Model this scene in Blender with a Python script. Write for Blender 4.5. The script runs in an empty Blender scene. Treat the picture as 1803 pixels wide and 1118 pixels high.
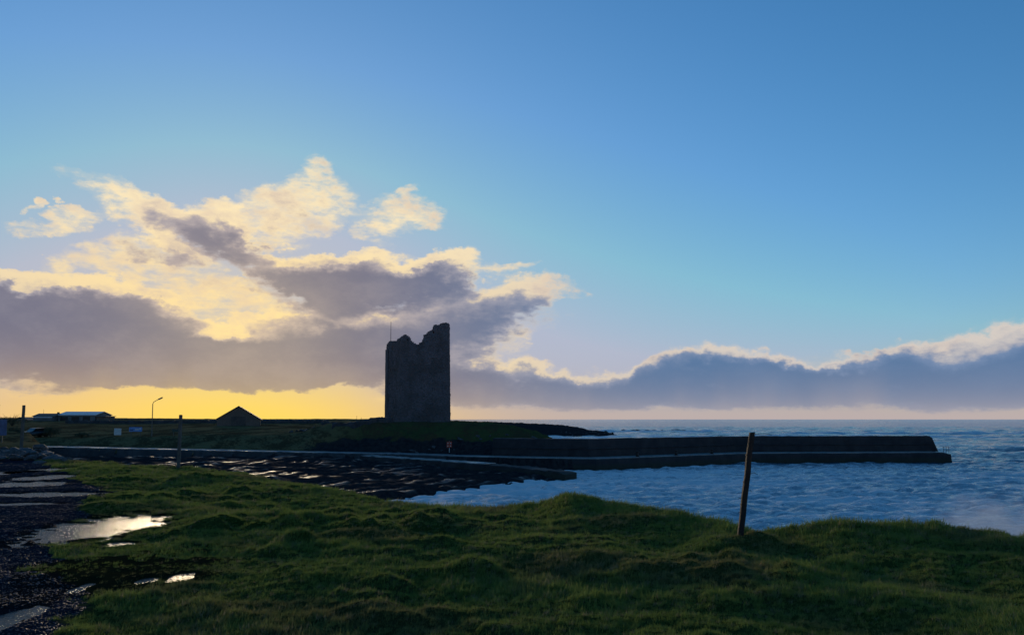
import bpy, bmesh, math, random
import numpy as np
from mathutils import Vector, Matrix, noise as mnoise

SC = bpy.context.scene
COL = SC.collection
R = math.radians

# ------------------------------------------------------------------ camera
EYE = 7.0                                  # metres above the sea
cam_data = bpy.data.cameras.new('camera')
cam = bpy.data.objects.new('camera', cam_data)
COL.objects.link(cam)
cam.location = (0, 0, EYE)
cam.rotation_euler = (R(94.0), 0, 0)
cam_data.sensor_fit = 'HORIZONTAL'
cam_data.sensor_width = 36.0
cam_data.lens = 36.0 * 1362.0 / 1803.0
cam_data.shift_y = 83.76 / 1803.0
cam_data.clip_start = 0.1
cam_data.clip_end = 60000
SC.camera = cam

# ------------------------------------------------------------------ colour management, sampling
SC.view_settings.view_transform = 'Standard'
SC.view_settings.look = 'None'
SC.view_settings.exposure = 0.0
SC.view_settings.gamma = 1.0
SC.view_settings.use_curve_mapping = False
SC.cycles.max_bounces = 6
SC.cycles.diffuse_bounces = 3
SC.cycles.glossy_bounces = 3
SC.cycles.transparent_max_bounces = 8
SC.cycles.volume_bounces = 1
SC.cycles.caustics_reflective = False
SC.cycles.caustics_refractive = False
SC.cycles.sample_clamp_indirect = 4.0

SUN_AZ, SUN_EL = -19.0, 5.0                # degrees, clockwise from +Y

# ------------------------------------------------------------------ node expression helper
class S:
    """a socket (or number) with arithmetic that builds Math nodes"""
    nt = None
    def __init__(self, v): self.v = v
    @staticmethod
    def m(op, *a, clamp=False):
        n = S.nt.nodes.new('ShaderNodeMath'); n.operation = op; n.use_clamp = clamp
        for i, x in enumerate(a):
            x = x.v if isinstance(x, S) else x
            if isinstance(x, (int, float)): n.inputs[i].default_value = x
            else: S.nt.links.new(x, n.inputs[i])
        return S(n.outputs[0])
    def __add__(s, o): return S.m('ADD', s, o)
    __radd__ = __add__
    def __sub__(s, o): return S.m('SUBTRACT', s, o)
    def __rsub__(s, o): return S.m('SUBTRACT', o, s)
    def __mul__(s, o): return S.m('MULTIPLY', s, o)
    __rmul__ = __mul__
    def __truediv__(s, o): return S.m('DIVIDE', s, o)
    def __neg__(s): return S.m('MULTIPLY', s, -1.0)

def smooth(x, a, b, lo=0.0, hi=1.0):
    n = S.nt.nodes.new('ShaderNodeMapRange'); n.interpolation_type = 'SMOOTHSTEP'
    S.nt.links.new(x.v, n.inputs[0])
    for i, v in enumerate((a, b, lo, hi)): n.inputs[1 + i].default_value = v
    return S(n.outputs[0])
def exp(x): return S.m('EXPONENT', x)
def smax(a, b): return S.m('MAXIMUM', a, b)
def smin(a, b): return S.m('MINIMUM', a, b)
def cmix(f, a, b, mode='MIX'):
    n = S.nt.nodes.new('ShaderNodeMix'); n.data_type = 'RGBA'; n.blend_type = mode; n.clamp_factor = True
    for sock, x in ((n.inputs[0], f), (n.inputs[6], a), (n.inputs[7], b)):
        x = x.v if isinstance(x, S) else x
        if isinstance(x, (int, float)): sock.default_value = x
        elif isinstance(x, (tuple, list)): sock.default_value = tuple(x) + (1.0,) * (4 - len(x))
        else: S.nt.links.new(x, sock)
    return S(n.outputs[2])
def noise(vec, scale, detail=4.0, rough=0.55, dist=0.0, color=False, lac=2.0):
    n = S.nt.nodes.new('ShaderNodeTexNoise'); n.noise_dimensions = '3D'
    S.nt.links.new(vec.v, n.inputs['Vector'])
    n.inputs['Scale'].default_value = scale; n.inputs['Detail'].default_value = detail
    n.inputs['Roughness'].default_value = rough; n.inputs['Distortion'].default_value = dist
    n.inputs['Lacunarity'].default_value = lac
    return S(n.outputs['Color' if color else 'Fac'])
def vscale(vec, sx, sy, sz, loc=(0, 0, 0)):
    n = S.nt.nodes.new('ShaderNodeMapping')
    S.nt.links.new(vec.v, n.inputs[0]); n.inputs['Scale'].default_value = (sx, sy, sz); n.inputs['Location'].default_value = loc
    return S(n.outputs[0])
def sep(vec):
    n = S.nt.nodes.new('ShaderNodeSeparateXYZ'); S.nt.links.new(vec.v, n.inputs[0])
    return [S(o) for o in n.outputs]

# ------------------------------------------------------------------ world: Nishita sky and broken evening cloud
world = bpy.data.worlds.new('World'); SC.world = world; world.use_nodes = True
S.nt = wnt = world.node_tree
wnt.nodes.clear()
out = wnt.nodes.new('ShaderNodeOutputWorld'); bg = wnt.nodes.new('ShaderNodeBackground')
STR = 0.15
bg.inputs[1].default_value = STR
wnt.links.new(bg.outputs[0], out.inputs[0])
sky = wnt.nodes.new('ShaderNodeTexSky'); sky.sky_type = 'NISHITA'; sky.sun_disc = False
sky.sun_elevation = R(SUN_EL); sky.sun_rotation = R(SUN_AZ)
sky.altitude = 0; sky.air_density = 1.0; sky.dust_density = 0.3; sky.ozone_density = 3.0
tc = wnt.nodes.new('ShaderNodeTexCoord')
dirv = S(tc.outputs['Generated'])
dx, dy, dz = sep(dirv)
az = S.m('ARCTAN2', dx, dy) * (180 / math.pi)
el = S.m('ARCSINE', S.m('MINIMUM', S.m('MAXIMUM', dz, -1.0), 1.0)) * (180 / math.pi)

def wc(r, g, b): return (r / STR, g / STR, b / STR)      # radiance as displayed
base = cmix(1.0, S(sky.outputs[0]), (0.88, 1.31, 1.56), 'MULTIPLY')
hs = wnt.nodes.new('ShaderNodeHueSaturation'); hs.inputs['Saturation'].default_value = 1.08
wnt.links.new(base.v, hs.inputs['Color']); base = S(hs.outputs[0])
vm = wnt.nodes.new('ShaderNodeVectorMath'); vm.operation = 'MINIMUM'
wnt.links.new(base.v, vm.inputs[0]); vm.inputs[1].default_value = wc(0.41, 0.515, 0.68); base = S(vm.outputs[0])

daz = az - SUN_AZ
sun_ang2 = daz * daz + (el - SUN_EL) * (el - SUN_EL) * 1.6
near = exp(-(sun_ang2 / (20.0 ** 2)))                   # 1 towards the sun
near_az = exp(-((az + 22.5) * (az + 22.5)) / (17.0 ** 2))
elp = smax(el, 0.0)

# evening haze along the horizon
haze_col = cmix(near_az, wc(0.50, 0.42, 0.41), wc(0.98, 0.60, 0.20))
haze_col = cmix(exp(-((az + 19.5) * (az + 19.5)) / (10.5 ** 2)), haze_col, wc(1.03, 0.71, 0.13))
wide = exp(-(daz * daz) / (34.0 ** 2))
base = cmix(exp(-(elp / 15.0)) * (wide * 0.62 + 0.22), base, wc(0.46, 0.475, 0.60))
base = cmix(exp(-(elp / 2.6)), base, haze_col)
base = cmix(exp(-(elp / 4.5)) * near_az, base, haze_col)

# cloud thickness field, in degrees of azimuth and elevation
flat = vscale(dirv, 1.0, 1.0, 2.3)
w1 = sep(noise(flat, 5.0, 5.0, 0.58, color=True))
w2 = sep(noise(vscale(dirv, 1, 1, 1.5, (3.1, 1.7, .4)), 22.0, 6.0, 0.64, color=True))
calm = smooth(el, 1.0, 9.0, 0.55, 1.0)
azw = az + (w1[0] - 0.5) * 12.0 + (w2[0] - 0.5) * 4.2
elw = el + ((w1[1] - 0.5) * 5.0 + (w2[1] - 0.5) * 2.4) * calm
BLOBS = [  # azimuth, elevation, half-width, half-height, tilt, thickness
    (-33.1,5.9,10.65,2.58,0,1.5),
    (-26.3,5.0,9.64,2.57,-3,1.5),
    (-19.2,5.1,12.36,2.01,0,1.4),
    (-10.5,5.6,8.20,2.13,0,1.2),
    (-34.6,7.7,7.85,1.57,0,1.2),
    (-27.8,8.1,5.25,1.47,-4,1.1),
    (-14.2,9.7,6.63,2.25,-8,1.4),
    (-8.5,9.9,6.62,1.90,10,1.25),
    (-1.8,8.3,6.73,2.02,8,0.8),
    (1.6,9.4,4.83,1.09,8,0.5),
    (-4.7,6.6,6.28,2.09,0,0.62),
    (-12.2,7.1,6.51,1.30,0,0.72),
    (-20.9,12.9,3.04,1.82,-35,0.84),
    (-11.8,11.3,3.67,1.22,10,0.8),
    (-6.0,11.2,3.13,0.92,14,0.6),
    (-16.7,15.0,5.52,2.45,18,0.46),
    (-14.8,17.1,3.00,1.36,18,0.42),
    (-7.9,14.6,5.18,1.58,0,0.46),
    (-7.1,16.0,1.87,0.62,25,0.36),
    (-26.3,13.9,5.89,1.29,-14,0.5),
    (-31.2,12.6,3.50,0.57,8,0.42),
    (-28.7,14.4,2.07,0.52,-10,0.38),
    (-23.8,14.0,2.94,0.81,-14,0.7),
    (-24.8,11.0,5.64,1.82,8,0.46),
    (-21.9,8.4,5.27,1.50,-8,0.42),
    (-17.7,7.5,3.72,1.25,-30,0.4),
    (-24.5,12.1,2.19,0.80,-20,0.62),
    (-0.9,10.8,3.58,0.55,4,0.4),
    (-10.6,13.9,2.66,1.31,0,0.42),
    (-32.3,2.3,4.90,1.11,0,0.42),
    (-33.2,13.2,0.64,0.26,0,0.38),
    (-31.9,13.3,0.53,0.23,0,0.36),
    (-30.8,10.0,1.84,0.80,20,0.42),
    (-14.1,5.2,4.82,1.61,0,0.4),
    (-0.9,6.4,2.94,1.18,-30,0.45),
    (-23.9,3.6,15.45,1.47,0,1.25),
    (-11.7,4.1,9.78,1.71,0,1.0),
    (-4.3,7.5,8.80,2.68,6,0.55),
    (-5.9,4.1,6.68,2.09,0,0.8),
]
cxyz = wnt.nodes.new('ShaderNodeCombineXYZ')
wnt.links.new(azw.v, cxyz.inputs[0]); wnt.links.new(elw.v, cxyz.inputs[1])
def heap(vec, blobs, lift=0.0):
    t3 = None
    for a, e, ra, re, t, w in blobs:
        mp = wnt.nodes.new('ShaderNodeMapping'); mp.vector_type = 'TEXTURE'
        wnt.links.new(vec, mp.inputs[0])
        mp.inputs['Location'].default_value = (a, e - lift, 0)
        mp.inputs['Rotation'].default_value = (0, 0, R(t))
        mp.inputs['Scale'].default_value = (ra, re, 1)
        dt = wnt.nodes.new('ShaderNodeVectorMath'); dt.operation = 'DOT_PRODUCT'
        wnt.links.new(mp.outputs[0], dt.inputs[0]); wnt.links.new(mp.outputs[0], dt.inputs[1])
        q = S.m('POWER', S.m('SUBTRACT', 1.0, S(dt.outputs['Value']), clamp=True), 2.25)
        t3 = q * (w ** 3) if t3 is None else S.m('MULTIPLY_ADD', q, w ** 3, t3)
    return S.m('POWER', t3, 1 / 3)
UP = 1.1
thick = heap(cxyz.outputs[0], BLOBS)
thick_up = heap(cxyz.outputs[0], [b for b in BLOBS if b[5] >= 0.6], UP)
# the long bank over the sea, carried on round the horizon
TOP = [(-180, 5.5), (-150, 4.6), (-120, 6.5), (-90, 5.0), (-60, 7.5), (-44, 7.0), (-33, 6.0), (-26, 5.2), (-14, 5.2), (-5.11, 4.9), (-2.17, 4.87), (-0.06, 4.45), (1.2, 4.7), (4.15, 4.02), (6.65, 3.46), (8.31, 3.66), (9.55, 4.6), (11.6, 5.19), (14.02, 5.71), (16.38, 5.32), (19.05, 5.08), (21.64, 4.37), (23.8, 4.61), (25.88, 4.27), (26.93, 5.25), (28.9, 4.86), (30.51, 5.44), (32.09, 6.17), (33.31, 6.68), (35.05, 6.65), (39.05, 5.16), (60, 4.5), (90, 6.0), (125, 4.8), (150, 6.2), (180, 5.5)]
fc = wnt.nodes.new('ShaderNodeFloatCurve'); cm = fc.mapping; cv = cm.curves[0]
pts = [((a + 180) / 360, e / 20) for a, e in TOP]
cv.points[0].location = pts[0]; cv.points[1].location = pts[-1]
for p in pts[1:-1]: cv.points.new(*p)
for p in cv.points: p.handle_type = 'VECTOR'
cm.update()
azb = az + (w2[0] - 0.5) * 2.0
wnt.links.new(((azb + 180.0) * (1 / 360)).v, fc.inputs['Value'])
puff = noise(vscale(dirv, 1, 1, 1.3, (7.7, 2.2, 1.4)), 26.0, 5.0, 0.55)
top = S(fc.outputs[0]) * 20.0 + (puff - 0.5) * 3.4 + (w2[1] - 0.5) * 0.8
left_fade = smooth(az, -12.0, -4.0)
left_fade2 = smooth(az, -44.0, -36.0, 1.0, 0.0)
sides = smax(left_fade, left_fade2)
foot = smooth(el + (w1[1] - 0.5) * 1.6, 0.35, 1.5)
depth = top - el                                        # degrees below the ragged top of the bank
bank = smooth(depth, -0.25, 1.3) * foot * sides
rim = smooth(az, 25.0, 33.0, 0.0, 1.5) + smooth(puff, 0.4, 0.65, 0.0, 0.5)
bank_up = smooth(depth - rim, 0.1, 1.6) * sides
thick, thick_up = smax(thick, bank), smax(thick_up, bank_up)
fine = noise(vscale(dirv, 1, 1, 1.8, (0.3, 5.2, 2.2)), 14.0, 8.0, 0.64)
fuzz = (fine - 0.5) * smooth(thick, 0.02, 0.3)
thick = thick + fuzz * 1.05 + (w2[2] - 0.5) * 0.35 * smooth(thick, 0.02, 0.3)
wisp = noise(vscale(dirv, 1, 1, 2.6, (1.3, 0.2, 4.2)), 48.0, 4.0, 0.6)
wisp2 = (wisp - 0.5) * smooth(thick, 0.02, 0.25) * smooth(thick, 0.45, 0.95, 1.0, 0.15)
thick = thick + wisp2 * 0.9
alpha = smooth(thick, 0.0, 0.58)
mass = thick * 0.40 + thick_up * 0.60 + fuzz * 0.55 + wisp2 * 0.3 + (w1[2] - 0.5) * 0.9
shade = smooth(mass, 0.12, 1.15)
lit = cmix(near, wc(0.66, 0.60, 0.55), wc(1.06, 0.79, 0.36))
lit = cmix(smooth(el, 5.0, 2.0) * near_az, lit, wc(0.98, 0.66, 0.22))
lit = cmix(smooth(el, 9.0, 15.0) * 0.6, lit, wc(1.04, 0.87, 0.56))
lit = cmix(smooth(fine, 0.44, 0.66) * 0.6, lit, wc(0.70, 0.56, 0.46))
mid = cmix(near, wc(0.16, 0.25, 0.42), wc(0.55, 0.44, 0.39))
dark = cmix(smooth(az, -14.0, 12.0), wc(0.185, 0.182, 0.250), wc(0.075, 0.175, 0.345))
dark = cmix(smooth(el, 6.5, 1.5) * (near_az * 0.55 + 0.06), dark, wc(0.38, 0.28, 0.25))
dark = cmix(smooth(fine, 0.35, 0.75) * 0.25, dark, mid)
cloud = cmix(smooth(shade, 0.0, 0.5), lit, mid)
cloud = cmix(smooth(shade, 0.35, 0.95), cloud, dark)
col = cmix(alpha, base, cloud)
# light of the hidden sun spilling through the thinner cloud
glow = exp(-((daz * daz + (el - 7.0) * (el - 7.0) * 2.5) / (7.0 ** 2)))
col = cmix(glow * 0.20, col, wc(1.05, 0.78, 0.36))
# haze and falling rain in front of the cloud foot
rain = exp(-(elp / 1.35)) + smooth(noise(vscale(dirv, 1, 1, 0.15, (2, 8, 1)), 9.0, 3.0, 0.5), 0.5, 0.7) * smooth(el, 4.5, 0.5) * 0.22
col = cmix(smin(rain * 0.85, 0.9), col, haze_col)
wnt.links.new(col.v, bg.inputs[0])
world.cycles.sampling_method = 'MANUAL'
world.cycles.sample_map_resolution = 1024

# ------------------------------------------------------------------ the low sun, veiled by the cloud
sun = bpy.data.lights.new('sun', 'SUN'); sun.energy = 2.2; sun.angle = R(12.0); sun.color = (1.0, 0.78, 0.5)
sun_o = bpy.data.objects.new('sun', sun); COL.objects.link(sun_o)
sd = Vector((math.sin(R(SUN_AZ)) * math.cos(R(SUN_EL)), math.cos(R(SUN_AZ)) * math.cos(R(SUN_EL)), math.sin(R(SUN_EL))))
sun_o.rotation_euler = (-sd).to_track_quat('-Z', 'Y').to_euler()
sun_o.location = sd * 100

# ------------------------------------------------------------------ helpers: numbers
RNG = np.random.default_rng(11)
random.seed(5)
_P = RNG.permutation(512)
_P = np.concatenate([_P, _P, _P])
_G = np.stack([np.cos(np.arange(512) * 2.399963), np.sin(np.arange(512) * 2.399963)], 1)
def perlin(x, y):
    x = np.asarray(x, float); y = np.asarray(y, float)
    xi = np.floor(x).astype(int); yi = np.floor(y).astype(int)
    xf = x - xi; yf = y - yi
    u = xf * xf * xf * (xf * (xf * 6 - 15) + 10); v = yf * yf * yf * (yf * (yf * 6 - 15) + 10)
    xi &= 511; yi &= 511
    def g(ix, iy, fx, fy):
        k = _P[_P[ix] + iy] & 511
        return _G[k, 0] * fx + _G[k, 1] * fy
    a = g(xi, yi, xf, yf); b = g(xi + 1, yi, xf - 1, yf)
    c = g(xi, yi + 1, xf, yf - 1); d = g(xi + 1, yi + 1, xf - 1, yf - 1)
    return 1.5 * ((a * (1 - u) + b * u) * (1 - v) + (c * (1 - u) + d * u) * v)
def fbm(x, y, o=4, g=0.5):
    s = 0; a = 1.0; f = 1.0
    for i in range(o):
        s = s + a * perlin(x * f + 17.3 * i, y * f - 9.1 * i); a *= g; f *= 2.03
    return s
def sst(a, b, x):
    t = np.clip((x - a) / (b - a), 0, 1); return t * t * (3 - 2 * t)
def lerp(a, b, t): return a + (b - a) * t
def table(x, pts):
    p = np.array(pts, float); return np.interp(x, p[:, 0], p[:, 1])

# ------------------------------------------------------------------ helpers: objects
def link(o, parent=None):
    COL.objects.link(o)
    if parent is not None: o.parent = parent
    return o
def tag(o, label=None, cat=None, group=None, kind=None):
    for k, v in (('label', label), ('category', cat), ('group', group), ('kind', kind)):
        if v: o[k] = v
    return o
def empty(name, loc=(0, 0, 0), rz=0.0):
    o = bpy.data.objects.new(name, None); o.location = loc; o.rotation_euler = (0, 0, rz)
    o.empty_display_size = 0.3
    return link(o)
def mesh_np(name, verts, faces, smooth_shade=False):
    me = bpy.data.meshes.new(name)
    verts = np.asarray(verts, np.float32)
    if isinstance(faces, np.ndarray):
        n, k = faces.shape
        me.vertices.add(len(verts)); me.vertices.foreach_set('co', verts.ravel())
        me.loops.add(n * k); me.loops.foreach_set('vertex_index', faces.astype(np.int32).ravel())
        me.polygons.add(n); me.polygons.foreach_set('loop_start', np.arange(0, n * k, k, dtype=np.int32))
        me.update(calc_edges=True)
    else:
        me.from_pydata([tuple(v) for v in verts], [], faces); me.update()
    if smooth_shade: me.polygons.foreach_set('use_smooth', np.ones(len(me.polygons), bool))
    return me
def fattr(me, name, arr):
    a = me.attributes.new(name, 'FLOAT', 'POINT'); a.data.foreach_set('value', np.asarray(arr, np.float32).ravel())
class MB:
    """collects simple solids; build() makes ONE mesh object of them"""
    def __init__(s): s.bm = bmesh.new()
    def box(s, c, size, rz=0.0, taper=1.0, bevel=0.0, rot=None):
        r = bmesh.ops.create_cube(s.bm, size=1.0); vs = r['verts']
        for v in vs:
            k = taper if v.co.z > 0 else 1.0
            v.co = Vector((v.co.x * size[0] * k, v.co.y * size[1] * k, v.co.z * size[2]))
        M = Matrix.Translation(c) @ (rot.to_4x4() if rot else Matrix.Rotation(rz, 4, 'Z'))
        bmesh.ops.transform(s.bm, matrix=M, verts=vs)
        if bevel:
            es = list({e for v in vs for e in v.link_edges})
            bmesh.ops.bevel(s.bm, geom=es, offset=bevel, segments=1, affect='EDGES')
        return s
    def rod(s, a, b, r0, r1=None, n=8, jitter=0.0):
        a = Vector(a); b = Vector(b); r1 = r0 if r1 is None else r1
        d = b - a; L = d.length
        r = bmesh.ops.create_cone(s.bm, cap_ends=True, segments=n, radius1=r0, radius2=r1, depth=L)
        M = Matrix.Translation((a + b) / 2) @ d.to_track_quat('Z', 'Y').to_matrix().to_4x4()
        bmesh.ops.transform(s.bm, matrix=M, verts=r['verts'])
        return s
    def path(s, pts, rad, n=8):
        for i in range(len(pts) - 1): s.rod(pts[i], pts[i + 1], rad[i] if isinstance(rad, (list, tuple)) else rad, rad[i + 1] if isinstance(rad, (list, tuple)) else rad, n)
        return s
    def ball(s, c, r, sub=2, sc=(1, 1, 1)):
        q = bmesh.ops.create_icosphere(s.bm, subdivisions=sub, radius=r)
        bmesh.ops.transform(s.bm, matrix=Matrix.Translation(c) @ Matrix.Diagonal((*sc, 1)), verts=q['verts'])
        return s
    def torus(s, c, R_, r, rot=None, n=20, k=8):
        vs = []
        for i in range(n):
            for j in range(k):
                a, b = 2 * math.pi * i / n, 2 * math.pi * j / k
                p = Vector(((R_ + r * math.cos(b)) * math.cos(a), r * math.sin(b), (R_ + r * math.cos(b)) * math.sin(a)))
                if rot: p = rot @ p
                vs.append(s.bm.verts.new(p + Vector(c)))
        for i in range(n):
            for j in range(k):
                s.bm.faces.new((vs[i * k + j], vs[((i + 1) % n) * k + j], vs[((i + 1) % n) * k + (j + 1) % k], vs[i * k + (j + 1) % k]))
        return s
    def prism(s, poly, axis, a, b):
        """extrude a polygon of (p, q) along axis 'x' or 'y' or 'z' between a and b"""
        def at(p, q, t): return {'x': (t, p, q), 'y': (p, t, q), 'z': (p, q, t)}[axis]
        A = [s.bm.verts.new(at(p, q, a)) for p, q in poly]; B = [s.bm.verts.new(at(p, q, b)) for p, q in poly]
        n = len(poly)
        s.bm.faces.new(A); s.bm.faces.new(B[::-1])
        for i in range(n): s.bm.faces.new((A[i], A[(i + 1) % n], B[(i + 1) % n], B[i]))
        return s
    def build(s, name, mat, parent=None, smooth_shade=False):
        bmesh.ops.recalc_face_normals(s.bm, faces=s.bm.faces[:])
        me = bpy.data.meshes.new(name); s.bm.to_mesh(me); s.bm.free()
        if smooth_shade: me.polygons.foreach_set('use_smooth', np.ones(len(me.polygons), bool))
        me.materials.append(mat)
        return link(bpy.data.objects.new(name, me), parent)

# ------------------------------------------------------------------ materials
def new_mat(name):
    m = bpy.data.materials.new(name); m.use_nodes = True
    S.nt = m.node_tree
    return m, m.node_tree.nodes['Principled BSDF']
def put(sock, x):
    x = x.v if isinstance(x, S) else x
    if isinstance(x, (int, float)): sock.default_value = x
    elif isinstance(x, (tuple, list)): sock.default_value = tuple(x) + (1.0,) * (4 - len(x))
    else: S.nt.links.new(x, sock)
def coords(kind='Object'):
    if kind == 'pos':
        return S(S.nt.nodes.new('ShaderNodeNewGeometry').outputs['Position'])
    return S(S.nt.nodes.new('ShaderNodeTexCoord').outputs[kind])
def attr(name):
    n = S.nt.nodes.new('ShaderNodeAttribute'); n.attribute_name = name; return S(n.outputs['Fac'])
def bump(h, strength=0.5, dist=0.05, normal=None):
    n = S.nt.nodes.new('ShaderNodeBump'); n.inputs['Strength'].default_value = strength; n.inputs['Distance'].default_value = dist
    S.nt.links.new(h.v, n.inputs['Height'])
    if normal is not None: S.nt.links.new(normal.v, n.inputs['Normal'])
    return S(n.outputs[0])
MAT = {}
def simple(name, c0, c1=None, scale=6.0, rough=0.8, bump_s=0.3, metal=0.0, bdist=0.02, spec=0.4):
    m, b = new_mat(name)
    p = coords('Object')
    n1 = noise(p, scale, 6, 0.6); n2 = noise(p, scale * 6, 5, 0.6)
    c1 = c1 or tuple(x * 0.6 for x in c0)
    c = cmix(smooth(n1, 0.35, 0.65), c0, c1)
    c = cmix(smooth(n2, 0.3, 0.8) * 0.4, c, tuple(x * 0.55 for x in c0))
    put(b.inputs['Base Color'], c); put(b.inputs['Roughness'], smooth(n2, 0.2, 0.8, rough - 0.1, min(rough + 0.1, 1)))
    b.inputs['Metallic'].default_value = metal; b.inputs['Specular IOR Level'].default_value = spec
    if bump_s: put(b.inputs['Normal'], bump(n2 + n1 * 0.6, bump_s, bdist))
    MAT[name] = m; return m
simple('weathered_wood', (0.014, 0.011, 0.010), (0.032, 0.017, 0.013), 5, 0.85, 0.6)
simple('grey_wood', (0.09, 0.085, 0.075), (0.06, 0.055, 0.05), 5, 0.85, 0.5)
simple('rusty_wire', (0.06, 0.035, 0.025), None, 30, 0.7, 0.2, 0.5)
simple('lamp_steel', (0.13, 0.12, 0.11), None, 8, 0.55, 0.1, 0.3)
simple('barn_wall', (0.13, 0.085, 0.066), (0.17, 0.11, 0.086), 0.6, 0.9, 0.2)
simple('barn_roof', (0.10, 0.068, 0.058), None, 1.0, 0.7, 0.2)
simple('pale_roof', (0.55, 0.57, 0.6), (0.45, 0.46, 0.5), 0.5, 0.45, 0.1, spec=0.6)
simple('dark_wall', (0.16, 0.15, 0.15), None, 0.5, 0.85, 0.2)
simple('white_board', (0.62, 0.58, 0.56), (0.5, 0.46, 0.45), 3, 0.6, 0.05)
simple('blue_board', (0.13, 0.26, 0.55), (0.10, 0.2, 0.45), 2, 0.5, 0.05)
simple('navy_board', (0.05, 0.09, 0.2), None, 2, 0.5, 0.05)
simple('green_board', (0.04, 0.065, 0.05), None, 3, 0.6, 0.05)
simple('red_paint', (0.55, 0.07, 0.03), (0.4, 0.05, 0.03), 6, 0.5, 0.05)
simple('car_paint', (0.02, 0.022, 0.026), None, 3, 0.3, 0.0, spec=0.6)
simple('car_glass', (0.012, 0.015, 0.018), None, 3, 0.1, 0.0, spec=0.8)
simple('tyre', (0.015, 0.015, 0.015), None, 8, 0.9, 0.1)
simple('chrome', (0.5, 0.5, 0.5), None, 8, 0.3, 0.0, 0.8)
simple('bark', (0.05, 0.04, 0.03), None, 6, 0.9, 0.4)
simple('iron', (0.03, 0.03, 0.033), (0.07, 0.04, 0.03), 8, 0.65, 0.2, 0.4)
simple('boulder', (0.09, 0.085, 0.088), (0.05, 0.048, 0.053), 2.2, 0.8, 0.5, bdist=0.05)

def concrete(name, c0, c1, wet=0.4):
    m, b = new_mat(name)
    p = coords('pos')
    n1 = noise(p, 0.5, 5, 0.6); n2 = noise(p, 5, 6, 0.65); streak = noise(vscale(p, 1.2, 1.2, 0.12), 1.4, 5, 0.6)
    c = cmix(smooth(n1, 0.35, 0.65), c0, c1)
    c = cmix(smooth(streak, 0.45, 0.7) * 0.6, c, tuple(x * 0.45 for x in c0))
    px, py, pz = sep(p)
    weed = smooth(pz + (n2 - 0.5) * 0.5, 1.1, 0.5)          # weed and tide mark
    c = cmix(weed * 0.85, c, (0.018, 0.02, 0.012))
    put(b.inputs['Base Color'], c)
    put(b.inputs['Roughness'], smooth(n1, 0.3, 0.65, 0.85 - wet * 0.7, 0.9))
    put(b.inputs['Normal'], bump(n2 + noise(p, 22, 4, 0.6) * 0.4, 0.5, 0.05))
    MAT[name] = m; return m
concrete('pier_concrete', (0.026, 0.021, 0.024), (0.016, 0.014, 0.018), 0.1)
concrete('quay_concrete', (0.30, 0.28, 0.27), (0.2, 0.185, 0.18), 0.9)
concrete('wall_stone', (0.055, 0.048, 0.052), (0.03, 0.028, 0.032), 0.1)
concrete('road_concrete', (0.26, 0.245, 0.24), (0.18, 0.17, 0.17), 0.9)

# old rubble masonry of the tower: courses of thin slabs
m, b = new_mat('tower_stone')
p = coords('Object')
vo = S.nt.nodes.new('ShaderNodeTexVoronoi'); vo.feature = 'F1'; vo.inputs['Scale'].default_value = 1.0
wob = noise(p, 1.2, 3, 0.5)
S.nt.links.new(vscale(p, 3.4, 3.4, 8.0).v, vo.inputs['Vector'])
cell = sep(S(vo.outputs['Color']))
vd = S(vo.outputs['Distance'])
n1 = noise(vscale(p, 1, 1, 0.8), 0.35, 6, 0.62); n2 = noise(p, 9.0, 6, 0.65)
c = cmix(cell[0], (0.10, 0.085, 0.096), (0.128, 0.111, 0.123))
c = cmix(smooth(n1, 0.42, 0.58) * 0.75, c, (0.060, 0.051, 0.050))
c = cmix(smooth(vd, 0.38, 0.7) * 0.6, c, (0.05, 0.045, 0.046))
c = cmix(smooth(n2, 0.6, 0.8) * 0.4, c, (0.2, 0.19, 0.18))
put(b.inputs['Base Color'], c); b.inputs['Roughness'].default_value = 0.9
put(b.inputs['Normal'], bump(n2 * 0.35 + cell[1] * 0.5 - smooth(vd, 0.3, 0.65) * 0.8, 0.7, 0.05))
MAT['tower_stone'] = m

# ------------------------------------------------------------------ the lie of the land (metres; sea level is z = 0)
EDGE = [(-75, 120), (-66, 106), (-56, 90), (-38, 62), (-30, 49), (-24, 39.8), (-19.6, 34.0), (-16.2, 31.9), (-12.8, 30.4), (-9.2, 26.9), (-6.1, 23.2), (-4.6, 21.2), (-3.1, 19.1), (-1.9, 18.2), (-0.6, 17.4), (0.4, 17.3), (1.1, 16.2), (1.8, 15.8), (2.8, 14.9), (3.7, 14.1), (4.0, 13.2), (4.5, 12.9), (5.2, 12.7), (6.1, 12.6), (6.9, 12.1), (7.6, 11.8), (9.5, 11), (14, 9.2), (25, 6), (45, 3)]
EDGE_Z = [(-40, 5.2), (-19, 5.2), (-12.8, 5.12), (-9.2, 5.1), (-4.6, 5.08), (-1.9, 5.0), (-0.2, 5.05), (0.5, 5.15), (1.1, 5.46), (1.8, 5.36), (2.8, 5.24), (3.6, 5.18), (4.0, 5.02), (4.5, 5.2), (5.2, 5.32), (6.1, 5.32), (6.9, 5.26), (7.6, 5.22), (12, 5.2)]
GRAVEL = [(0, -1.6), (3, -2.6), (6.4, -3.75), (8.1, -4.6), (9.5, -5.6), (10.9, -6.5), (12.5, -7.0), (14.5, -8.3), (16.4, -9.0), (18, -9.8), (20.1, -10.5), (23.6, -13.1), (28, -16.4), (31.2, -18.6), (36, -22), (44, -27)]
WATER = [(-60, 20), (-30, 40), (-20, 52), (-9.6, 65.7), (-8.1, 68.9), (-5.5, 74.2), (-1.8, 79), (1.8, 85.3), (5.4, 88.4), (8, 92)]
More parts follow.
